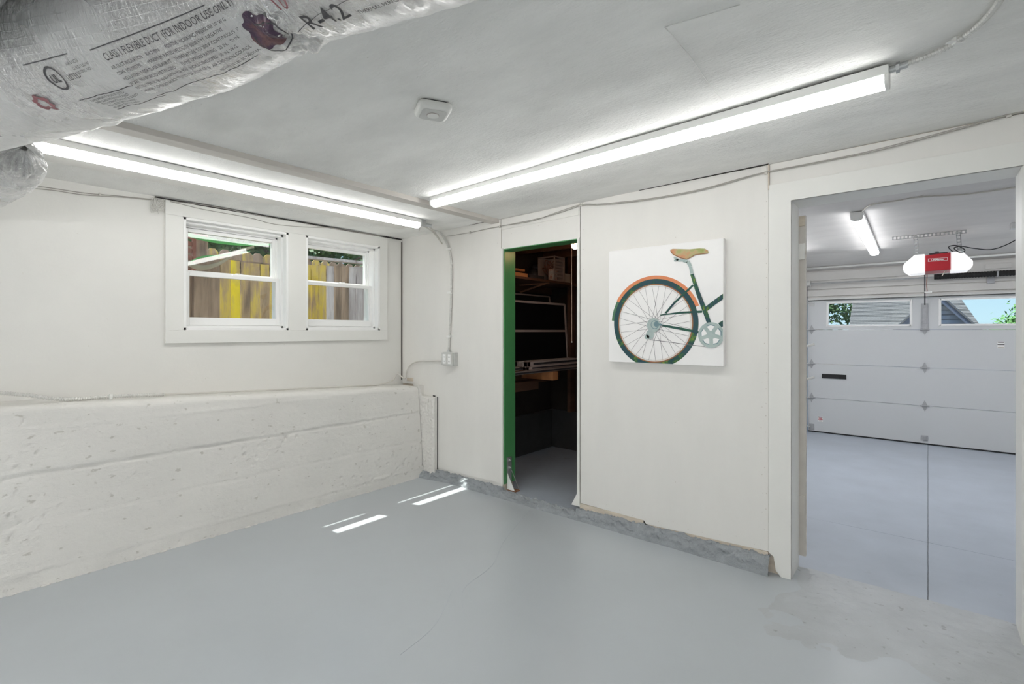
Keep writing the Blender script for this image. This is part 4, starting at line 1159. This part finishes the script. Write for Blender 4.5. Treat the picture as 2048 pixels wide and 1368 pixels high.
class Duct:
    def __init__(s, A, crumple=(), seed=0., ring=.0):
        s.A = A; s.cr = crumple; s.seed = seed; s.T = []; s.S = []
        N = 1400; L = 0; prev = None
        for i in range(N+1):
            t = (len(A)-1)*i/N; c = s.ax(t)
            if prev is not None: L += (Vector(c[:3])-Vector(prev[:3])).length
            prev = c; s.T.append(t); s.S.append(L)
        s.N = N
    def ax(s, t):
        A = s.A; n = len(A)-1; i = min(int(t), n-1); u = t-i
        p0, p1, p2, p3 = A[max(i-1,0)], A[i], A[i+1], A[min(i+2,n)]
        return [.5*((2*p1[k])+(-p0[k]+p2[k])*u+(2*p0[k]-5*p1[k]+4*p2[k]-p3[k])*u*u+(-p0[k]+3*p1[k]-3*p2[k]+p3[k])*u**3) for k in range(4)]
    def s_of(s, t):
        i = t/(len(s.A)-1)*s.N; k = min(int(i), s.N-1); return s.S[k]+(s.S[k+1]-s.S[k])*(i-k)
    def t_of(s, q):
        lo, hi = 0, s.N
        while hi-lo > 1:
            m = (lo+hi)//2
            if s.S[m] < q: lo = m
            else: hi = m
        f = (q-s.S[lo])/max(1e-9, s.S[hi]-s.S[lo]); return s.T[lo]+(s.T[hi]-s.T[lo])*f
    def pt(s, t, a, off=0.):
        c = s.ax(t); e = .01; n = len(s.A)-1
        c1 = s.ax(min(t+e, n)); c0 = s.ax(max(t-e, 0))
        T = Vector([c1[k]-c0[k] for k in range(3)]).normalized()
        S = T.cross(Vector((0, 0, 1))).normalized(); U = S.cross(T)
        q = s.s_of(t); ca, sa = math.cos(a), math.sin(a)
        sd = s.seed
        w = .006*noise.noise(Vector((q*7+sd, ca*1.5, sa*1.5)))+.0035*noise.noise(Vector((q*30+sd, ca*2.2, sa*2.2)))+.0012*noise.noise(Vector((q*90+sd, ca*5, sa*5)))
        for (tc, wd, amp) in s.cr:
            g = math.exp(-((t-tc)/wd)**2)
            if g > .01: w += amp*g*(abs(noise.noise(Vector((q*16+sd, ca*3.2, sa*3.2+7))))*2.2-.5+.7*abs(noise.noise(Vector((q*40, ca*8, sa*8+7)))))
        return Vector(c[:3])+(c[3]+w+off)*(ca*S+sa*U)
    def build(s, name, parent, t0, t1, nt_, na, caps=False):
        vs = []; fs = []; uvs = []
        for j in range(nt_+1):
            t = t0+(t1-t0)*j/nt_
            for i in range(na+1):
                a = 2*PI*i/na
                vs.append(s.pt(t, a if i < na else 0.)); uvs.append((s.s_of(t), a*.165))
        for j in range(nt_):
            for i in range(na):
                b_ = j*(na+1)+i; fs.append((b_, b_+1, b_+na+2, b_+na+1))
        og = ORI[parent.name]
        me = bpy.data.meshes.new(name); me.from_pydata([v_-og for v_ in vs], [], fs)
        ul = me.uv_layers.new(name='UVMap')
        for lp in me.loops: ul.data[lp.index].uv = uvs[lp.vertex_index]
        for p in me.polygons: p.use_smooth = True
        me.materials.append(M['foil']); me.flip_normals()
        o = bpy.data.objects.new(name, me); COL.objects.link(o); o.parent = parent; ORI[o.name] = og
        return o
    def text(s, txt, t, a, size, m, parent, rot=0., bold=0., squash=1.):
        vs, fs = text_geo(txt, size, 'LEFT', bold)
        s0 = s.s_of(t); c_, n_ = math.cos(rot), math.sin(rot)
        q = MB(); out = []
        for x, y, z_ in vs:
            x *= squash
            x, y = x*c_-y*n_, x*n_+y*c_
            tt = s.t_of(s0+x); out.append(s.pt(tt, a+y/.165, .0022))
        q.add(out, fs)
        return part('printed_text', q, m, parent)
    def line(s, t0, a0_, t1, a1_, wd, m, parent, n=60, name='printed_rule'):
        q = MB(); P = []
        for k in range(n+1):
            f = k/n; t = t0+(t1-t0)*f; a = a0_+(a1_-a0_)*f
            P.append(s.pt(t, a-wd/.33, .002)); P.append(s.pt(t, a+wd/.33, .002))
        q.add(P, [(2*k, 2*k+1, 2*k+3, 2*k+2) for k in range(n)])
        return part(name, q, m, parent)
    def patch(s, tc, ac, rs, ra, m, parent, name, hole=0, n=40, wob=0.):
        q = MB(); s0 = s.s_of(tc); P = []
        for k in range(n):
            b_ = 2*PI*k/n; wv = 1+wob*noise.noise(Vector((math.cos(b_)*2, math.sin(b_)*2, 3.3)))
            for rr in ((hole, 1.) if hole else (0.02, .35, .7, 1.)):
                P.append(s.pt(s.t_of(s0+rs*rr*wv*math.cos(b_)), ac+ra*rr*wv*math.sin(b_), .0018))
        r_ = 2 if hole else 4
        fs = [(k*r_+j, k*r_+j+1, ((k+1) % n)*r_+j+1, ((k+1) % n)*r_+j) for k in range(n) for j in range(r_-1)]
        if not hole: fs.append(tuple(k*r_ for k in range(n)))
        q.add(P, fs)
        return part(name, q, m, parent)
AX = [(-3.8,-.75,2.07,.17),(-2.9,-.28,2.05,.17),(-2.3,.03,2.05,.17),(-1.7,.27,2.06,.165),(-1.25,.42,2.07,.155),(-1.03,.485,2.085,.135),(-.88,.52,2.085,.145),(-.5,.575,2.076,.165),(.3,.60,2.07,.17),(1.2,.6,2.07,.17)]
du = empty('flexible_duct', (-1.5, .3, 1.9), 'large crinkled silver foil flexible duct hanging under ceiling, printed with text', 'duct')
D1 = Duct(AX, crumple=((5.05, .40, .013), (2.95, .3, .004), (1.2, .5, .01)))
D1.build('foil_jacket', du, .0, 9., 1100, 110)
K = M['ink']
D1.line(3.47, 5.57, 4.44, 5.54, .0022, K, du)
D1.text('CLASS 1 FLEXIBLE DUCT (FOR INDOOR USE ONLY)', 3.53, 5.40, .0215, K, du, squash=.775)
rows = ['AIR DUCT INSULATION    R-4.2 MIN       POSITIVE WORKING PRESSURE 10" W.G.', 'CORE  POLYESTER         MAXIMUM RATED VELOCITY 5000 FPM  NEGATIVE', 'INSULATION  FIBER GLASS BLANKET    TEMPERATURE TO 200 F CONTINUOUS  1"', 'JACKET  REINFORCED METALLIZED       FLAME SPREAD RATING   25 IN.   50 IN.', 'INSTALL PER UL 181 AND NFPA 90A 90B  SMOKE DEVELOPED  50  IN. W.G.', 'THERMAL CONDUCTANCE TESTED PER ASTM C518   AIR DIFFUSION COUNCIL']
for k, r_ in enumerate(rows):
    D1.text(r_, 3.52, 5.29-k*.085, .0105, K, du, squash=.93)
D1.line(3.55, 4.74, 4.50, 4.72, .002, K, du)
D1.text('HOURS 75 LBS. 25 YARDS EA.', 4.12, 4.77, .009, K, du)
D1.line(3.02, 5.66, 3.33, 5.62, .0022, K, du)
D1.line(3.14, 5.05, 3.52, 5.02, .002, K, du)
D1.line(3.24, 4.72, 3.60, 4.70, .002, K, du)
D1.patch(3.145, 5.40, .028, .17, K, du, 'round_mark', hole=.82)
D1.text('UL', 3.115, 5.35, .025, K, du, bold=.0008)
D1.text('LISTED', 3.22, 5.33, .0165, K, du)
D1.text('AIR DUCTS', 3.28, 5.50, .009, K, du); D1.text('CLASS 1 UL 181', 3.30, 5.43, .0085, K, du); D1.text('LISTING NO.', 3.31, 5.37, .0085, K, du)
for k, r_ in enumerate(['FLAME SPREAD 25 SMOKE 50 TESTED', 'FIBER GLASS INSULATION BLANKET', 'DUCT CONNECTORS MUST BE SEALED', 'WITH LISTED TAPE OR MASTIC', 'AIR SUPPLY DUCT COUNCIL']):
    D1.text(r_, 3.19+k*.012, 4.97-k*.055, .0085, K, du, squash=.9)
D1.text('R-4.2', 5.62, 4.73, .06, K, du, bold=.0006, squash=.9)
D1.text('THERMAL PERFORMANCE', 6.22, 4.72, .0135, K, du)
D1.text('FLEXIBLE DUCT', 6.5, 4.95, .011, K, du)
D1.text('10', 5.28, 5.12, .045, M['inkred'], du)
D1.line(5.35, 4.80, 6.75, 5.06, .0012, K, du, name='printed_rule')
D1.patch(4.82, 4.96, .042, .30, M['inkpurple'], du, 'printed_emblem', wob=.35)
D1.patch(4.88, 4.84, .045, .27, K, du, 'printed_emblem_ring', hole=.93)
D1.patch(2.93, 5.14, .030, .14, M['inkred'], du, 'printed_smudge', hole=.55, wob=.5)
D1.patch(6.15, 5.25, .07, .14, M['inkpurple'], du, 'printed_emblem', hole=.8, wob=.25)
# bunched strap knot
kn = MB()
D2 = Duct([(-3.7, -1.15, 2.09, .14), (-2.9, -.72, 2.09, .14), (-2.2, -.33, 2.09, .14), (-1.80, -.09, 2.08, .14), (-1.50, -.02, 2.09, .135), (-1.1, -.10, 2.10, .135), (-.5, -.3, 2.10, .135), (.4, -.5, 2.1, .135)], crumple=((3.6, .8, .006),), seed=31.)
du2 = empty('flexible_duct', (-1.7, -.1, 1.95), 'second silver foil duct beside the large one at top left corner', 'duct')
D2.build('foil_jacket', du2, .0, 7., 500, 72)
D3 = Duct([(-3.86, .12, 2.02, .10), (-3.5, .16, 2.01, .10), (-3.1, .21, 2.005, .098), (-2.86, .232, 2.005, .093), (-2.72, .24, 2.01, .072), (-2.66, .243, 2.02, .045), (-2.635, .244, 2.03, .010)], crumple=((4.2, 1.2, .010),), seed=77.)
du3 = empty('flexible_duct', (-2.9, .2, 1.9), 'short silver duct end poking out under the large duct at left edge', 'duct')
D3.build('foil_jacket', du3, 0., 6., 240, 64)
# support straps of the duct
for i, (t_) in enumerate((1.6, 7.4)):
    hs = empty('duct_strap', D1.pt(t_, PI/2), ('metal strap holding the large duct near left wall', 'metal strap holding the large duct over the viewer')[i], 'strap')
    q = MB(); P = [D1.pt(t_, a_*PI/24, .004) for a_ in range(0, 49)]; Q = [D1.pt(t_+.05, a_*PI/24, .004) for a_ in range(0, 49)]
    q.add(P+Q, [(k, k+1, k+50, k+49) for k in range(48)])
    part('band', q, M['steel'], hs)

# ------------------------------------------------------------------ outdoors, side yard
yard = struct('ground', MB().box(-20, -4.11, -6, 12, .7, .95), M['ground'])
struct('exterior_wall', MB().box(-4.12, -4.052, -2.4, 3.2, .7, Z0-.01).box(-4.12, -4.052, -2.4, 3.2, Z1+.01, 4.8).box(-4.12, -4.052, -2.4, OP[0][0]-.01, Z0-.01, Z1+.01).box(-4.12, -4.052, OP[1][1]+.01, 8, Z0-.01, Z1+.01).box(-4.12, -4.052, OP[0][1]+.01, OP[1][0]-.01, Z0-.01, Z1+.01).box(-4.12, -4.052, 3.2, 8, 0.7, 4.8), M['trimw'])
ev = empty('sun_cap_eave', (-4.3, 2.5, 2.5), 'unseen eave added over the side-yard windows to cap the sun streaks', 'eave')  # unseen, its edge placed to bound the sun streaks indoors
part('soffit_board', MB().box(-4.306, -4.05, -2, 6, 2.5, 2.52), M['trimw'], ev)
part('sun_gap_cover', MB().box(-4.56, -4.30, .9, 1.315, 2.52, 2.535), M['trimw'], ev)  # closes the eave gap to shorten the left window's sun patch
part('rafter_tail', MB().box(-4.56, -4.05, .6, .64, 2.52, 2.6).box(-4.56, -4.05, 3.9, 3.94, 2.52, 2.6), M['trimw'], ev)
gt = empty('sun_stop_gutter', (-4.58, 2.5, 2.5), 'unseen gutter added outside the eave to cut off the sun streaks', 'gutter')  # unseen, invented to set the lower limit of the thin sun streak
part('trough', MB().box(-4.66, -4.502, -2, 6, 2.49, 2.50).box(-4.66, -4.655, -2, 6, 2.5, 2.58), M['trimw'], gt)
part('hanger', MB().box(-4.56, -4.50, .6, .64, 2.50, 2.52).box(-4.56, -4.50, 3.9, 3.94, 2.5, 2.52), M['trimw'], gt)
# picket fence
fn = empty('picket_fence', (-5.4, 2.5, .95), 'weathered wooden board fence with yellow stains outside the windows', 'fence')
me_cache = {}
def picket(y, wd, h_, m_, x=-5.4, z0=.95, ear=True, par=None, th=.018):
    key = (round(wd, 3), round(h_, 2), m_, ear)
    if key not in me_cache:
        e = wd*.28 if ear else .002
        me_cache[key] = MB().prismX([(-wd/2, 0), (wd/2, 0), (wd/2, h_-e), (wd/2-e, h_), (-wd/2+e, h_), (-wd/2, h_-e)], 0, th).mesh('picket', M[m_], (0, 0, 0), 0)
    o = bpy.data.objects.new('picket', me_cache[key]); COL.objects.link(o); o.parent = par or fn
    og = ORI[(par or fn).name]
    o.location = (x-og[0]+random.uniform(-.006, .006), y-og[1], z0-og[2]); o.rotation_euler = (random.uniform(-.006, .006), 0, random.uniform(-.04, .04))
y = -.6
while y < 6.0:
    wd = random.choice((.092, .096, .1))
    m_ = 'picket'
    if 1.5 < y < 1.80: wd = .15
    if 1.96 < y < 2.06: m_ = 'pickety'
    elif 1.86 < y < 2.5 or 2.72 < y < 2.98: m_ = 'picketo'
    elif 2.99 < y < 3.06 or 3.22 < y < 3.56: m_ = 'pickets'
    top = 1.12+.03*math.sin(y*2)+(.04 if y > 2.6 else 0)
    picket(y+wd/2, wd-.007, round(top, 2), m_, ear=False)
    y += wd
for z_ in (1.25, 1.98):
    part('rail', MB().box(-5.445, -5.408, -.6, 6, z_, z_+.08), M['picket'], fn)
for yy in (.2, 1.70, 4.3):
    part('post', MB().box(-5.38, -5.32, yy-.06, yy+.06, .95, 2.35), M['picket'], fn, bevel=.004)
part('cap_rail', MB().bar((-5.38, 2.55, 2.16), (-5.38, 4.3, 2.20), .09, .03), M['pickets'], fn)
# neighbour fence, dog-eared
f2 = empty('picket_fence', (-7.4, 3, .95), 'taller dog-eared fence standing further behind the stained fence', 'fence')
y = 0.
while y < 8:
    picket(y, .14, 1.50, 'picketo' if random.random() < .3 else 'picket', x=-7.4, par=f2); y += .147
part('rail', MB().box(-7.46, -7.42, 0, 8, 2.1, 2.19), M['picket'], f2)
# red lattice piece at left
lt = empty('lattice_panel', (-5.25, 1.62, 1.0), 'red-brown slatted panel at the left edge of the left window view', 'lattice')
for k in range(6):
    part('slat', MB().bar((-5.25, 1.30, 1.96+k*.065), (-5.25, 1.605, 1.88+k*.065), .012, .04), M['redwood'], lt)
part('post', MB().box(-5.27, -5.23, 1.605, 1.63, 1.86, 2.40), M['redwood'], lt)
part('post', MB().box(-5.27, -5.23, 1.26, 1.30, .93, 2.40), M['redwood'], lt)
# plastic edging strips hanging outside left window
def ribbon(label, pts, wd, m_, x):
    P = spline([Vector((-4.124, 1.02, onX(*pts[0], x)[2]))]+[onX(a_, b_, x) for a_, b_ in pts], .02); n_ = len(P); vs = []; fs = []
    for i, p in enumerate(P):
        f = i/(n_-1); k = .45+.55*math.sin(PI*min(1, f*1.05)**.7)
        w_ = wd*k; tw = Vector((.35*math.sin(f*4), 0, 1)).normalized()
        for (d, e) in ((-1, 0), (1, 0), (1, .003), (-1, .003)): vs.append(p+tw*w_/2*d+Vector((e+.015*math.sin(f*PI)*(1 if d > 0 else 0), 0, 0)))
    for i in range(n_-1):
        for k in range(4): fs.append((i*4+k, i*4+(k+1) % 4, (i+1)*4+(k+1) % 4, (i+1)*4+k))
    fs += [(0, 1, 2, 3), ((n_-1)*4, (n_-1)*4+3, (n_-1)*4+2, (n_-1)*4+1)]
    return solo('plastic_strip', MB().add(vs, fs), M[m_], label, 'strip', smooth=True)
ribbon('wide green strip arching across the top of left window', [(366, 466), (395, 475), (440, 484), (490, 489), (545, 489)], .030, 'strip_g', -4.20)
ribbon('curled cream strip outside left window in an S shape', [(366, 523), (385, 531), (405, 536), (440, 526), (475, 503), (508, 494)], .040, 'strip_c', -4.24)
ribbon('narrow green strip crossing behind the cream strip', [(366, 527), (400, 515), (440, 511), (500, 503)], .016, 'strip_g', -4.28)
# branches and shrubs above the fences
def leaves(n_, c_, sx, sy, sz, s0, s1, seed):
    rnd = random.Random(seed); q = MB(); vs = []; fs = []
    cl = [(rnd.gauss(0, .5), rnd.gauss(0, .5), rnd.gauss(0, .4), rnd.uniform(.12, .3)) for _ in range(40)]
    for k in range(n_):
        a_, b_, d_, r_ = rnd.choice(cl)
        p = Vector((c_[0]+sx*(a_+rnd.gauss(0, r_)), c_[1]+sy*(b_+rnd.gauss(0, r_)), c_[2]+sz*(d_+rnd.gauss(0, r_))))
        s_ = rnd.uniform(s0, s1)
        u_ = Vector((rnd.gauss(0, 1), rnd.gauss(0, 1), rnd.gauss(0, 1))).normalized(); v_ = u_.orthogonal().normalized()
        i = len(vs); vs += [p-u_*s_, p+v_*s_*.5, p+u_*s_, p-v_*s_*.5]; fs.append((i, i+1, i+2, i+3))
    return q.add(vs, fs)
def tree(label, c_, sx, sy, sz, n_, s0, s1, m_, z0, seed, name='tree', cat='tree', branches=8):
    r_ = empty(name, (c_[0], c_[1], z0), label, cat)
    part('foliage', leaves(n_, c_, sx, sy, sz, s0, s1, seed), M[m_], r_, kind='stuff')
    q = MB().tube([(c_[0], c_[1], z0), (c_[0]+.05*sx, c_[1], (z0+c_[2])/2), (c_[0], c_[1], c_[2]+sz*.3)], .05*max(sx, sy)+.02, seg=8, step=.3)
    rnd = random.Random(seed)
    for k in range(branches):
        e = Vector((c_[0]+sx*rnd.uniform(-.8, .8), c_[1]+sy*rnd.uniform(-.8, .8), c_[2]+sz*rnd.uniform(-.5, .8)))
        q.tube([Vector((c_[0], c_[1], c_[2]-sz*.5)), (Vector(c_)+e)/2+Vector((0, 0, .05)), e], .012*max(sx, sy)+.004, seg=5, step=.2)
    part('trunk', q, M['bark'], r_, smooth=True)
    return r_
tree('dense dark shrub rising behind the dog-eared fence', (-10.2, 2.9, 3.1), .8, 1.1, 1.0, 3500, .05, .11, 'leaf', .95, 4, 'shrub', 'shrub')
tree('dark shrub at the right beyond the stained fence', (-10.2, 7.3, 3.2), .8, 1.2, 1.1, 3500, .05, .11, 'leaf', .95, 5, 'shrub', 'shrub')
tree('dark leafy tree far behind the two side-yard fences', (-15.5, 6.0, 4.0), 1.1, 4.4, 2.0, 9000, .07, .16, 'leaf', .95, 6)

# ------------------------------------------------------------------ outdoors, beyond the garage door
struct('driveway', MB().box(-6, 12, 7.77, 16, -.3, -.02), M['drive'])
struct('ground', MB().box(-60, 90, 16, 140, -3.4, -3.2), M['ground'])
HYY = 34.
def hp(px, py, Y=HYY): v_ = onY(px, py, Y); return Vector((v_[0], Y, v_[2]))
hs = empty('neighbour_house', (2, HYY, -3.2), 'grey-shingled house with a slate gable seen through garage door windows', 'house')
# main roof slope: from eave (near) to ridge (far, higher); left rake at px~1691, right at ~1955
L0 = hp(1691, 660); R0 = hp(1972, 660)
ez = .2
def roofpt(x, z): return Vector((x, HYY+(z-ez)*1.2, z))
RZ = 5.2
mbh = MB()
ncr = 60
for k in range(ncr):
    z0_, z1_ = ez+(RZ-ez)*k/ncr, ez+(RZ-ez)*(k+1.1)/ncr
    xa = L0[0]*1.0; xb = R0[0]-.9*(z0_-1.4)/2 if True else 0
    a_, b_, c__, d_ = roofpt(xa, z0_), roofpt(xb, z0_), roofpt(xb-.06, z1_), roofpt(xa, z1_)
    up = Vector((0, -.022, .018))
    mbh.add([a_+up, b_+up, c__, d_, a_, b_], [(0, 1, 2, 3), (0, 4, 5, 1)])
part('shingle_course', mbh, M['shingle'], hs, kind='stuff')
part('wall', MB().box(L0[0]+.3, R0[0]-.3, HYY+.6, HYY+.8, -3.2, ez+.4), M['siding'], hs)
part('side_wall', MB().prismX([(HYY+.6, -3.2), (HYY+6, -3.2), (HYY+6, RZ-.1), (HYY+.6, ez)], L0[0]+.3, L0[0]+.5), M['siding'], hs)
part('chimney', MB().box(L0[0]+.05, L0[0]+.35, HYY+3.4, HYY+3.8, 2.9, 6.0), M['shingle'], hs)
# gable wing in front
GX = onY(1868, 560, HYY-3)[0]; GYY = HYY-3
ap = onY(1871, 589, GYY); lo = onY(1950, 657, GYY); sl = (ap[2]-lo[2])/(lo[0]-ap[0])
hw = 3.6
gz = ap[2]
q = MB()
rows_n = 26
for k in range(rows_n):
    z1_ = gz-.12-.22*k; z0_ = z1_-.17
    w1 = (gz-z1_)/sl; w0 = (gz-z0_)/sl
    w0 = min(w0, hw); w1 = min(w1, hw)
    q.add([(ap[0]-w0, GYY-.03, z0_), (ap[0]+w0, GYY-.03, z0_), (ap[0]+w1, GYY+.0, z1_), (ap[0]-w1, GYY, z1_), (ap[0]-w0, GYY+.02, z0_), (ap[0]+w0, GYY+.02, z0_)], [(0, 1, 2, 3), (0, 4, 5, 1)])
part('gable_wall', MB().prismY([(ap[0], gz-.14), (ap[0]+hw, gz-.14-sl*hw), (ap[0]+hw, -3.2), (ap[0]-hw, -3.2), (ap[0]-hw, gz-.14-sl*hw)], GYY+.03, GYY+.3), M['fascia'], hs)
part('siding_board', q, M['siding'], hs, kind='stuff')
for s_ in (-1, 1):
    e_ = Vector((ap[0]+s_*hw*1.1, GYY-.35, gz-sl*hw*1.1)); A_ = Vector((ap[0], GYY-.35, gz+.02))
    nrm = Vector((-s_*sl, 0, -1)).normalized()
    part('rake_board', MB().bar(A_, e_, .06, .24, nrm), M['fascia'], hs)
    part('roof_slope', MB().add([A_+Vector((0, -.1, .16)), e_+Vector((0, -.1, .16)), e_+Vector((0, 4.5, .16)), A_+Vector((0, 4.5, .16)), A_+Vector((0, -.1, .08)), e_+Vector((0, -.1, .08)), e_+Vector((0, 4.5, .08)), A_+Vector((0, 4.5, .08))],
         [(0,1,2,3),(4,7,6,5),(0,4,5,1),(1,5,6,2),(2,6,7,3),(3,7,4,0)]), M['shingle'], hs)
c1 = hp(1655, 625, 40)
tree('sparse conifer branches left of the neighbour house', (c1[0]-.6, 40, 3.0), 1.4, 1.2, 2.2, 1100, .10, .24, 'leaf', -3.2, 11, branches=14)
c2 = hp(2062, 655, 45)
tree('bright green rounded tree right of the neighbour house', (c2[0]+.3, 45, c2[2]-.25), 2.0, 2.0, 1.5, 22000, .07, .16, 'leafl', -3.2, 12)

# ------------------------------------------------------------------ groups of repeats
GR = {'strip_light': 'ceiling strip lights', 'flexible_duct': 'silver foil ducts under the ceiling', 'window_frame': 'stacked frames on the closet beams',
      'window_screen': 'screens leaning in the closet', 'lumber_beam': 'beams under the closet frames', 'pine_board': 'boards on the closet shelf',
      'fill_lamp': 'added globe fill lamps', 'wall_peg': 'pegs beside the garage doorway', 'plastic_strip': 'strips outside the left window', 'flex_conduit': 'ribbed metal conduits',
      'bell_wire': 'thin wires along the wall tops', 'picket_fence': 'fences in the side yard', 'shrub': 'shrubs behind the fences', 'tree': 'trees outside', 'duct_strap': 'straps on the large duct'}
for o in list(SC.objects):
    b_ = o.name.split('.')[0]
    if o.parent is None and b_ in GR and o.get('category'): o['group'] = GR[b_]
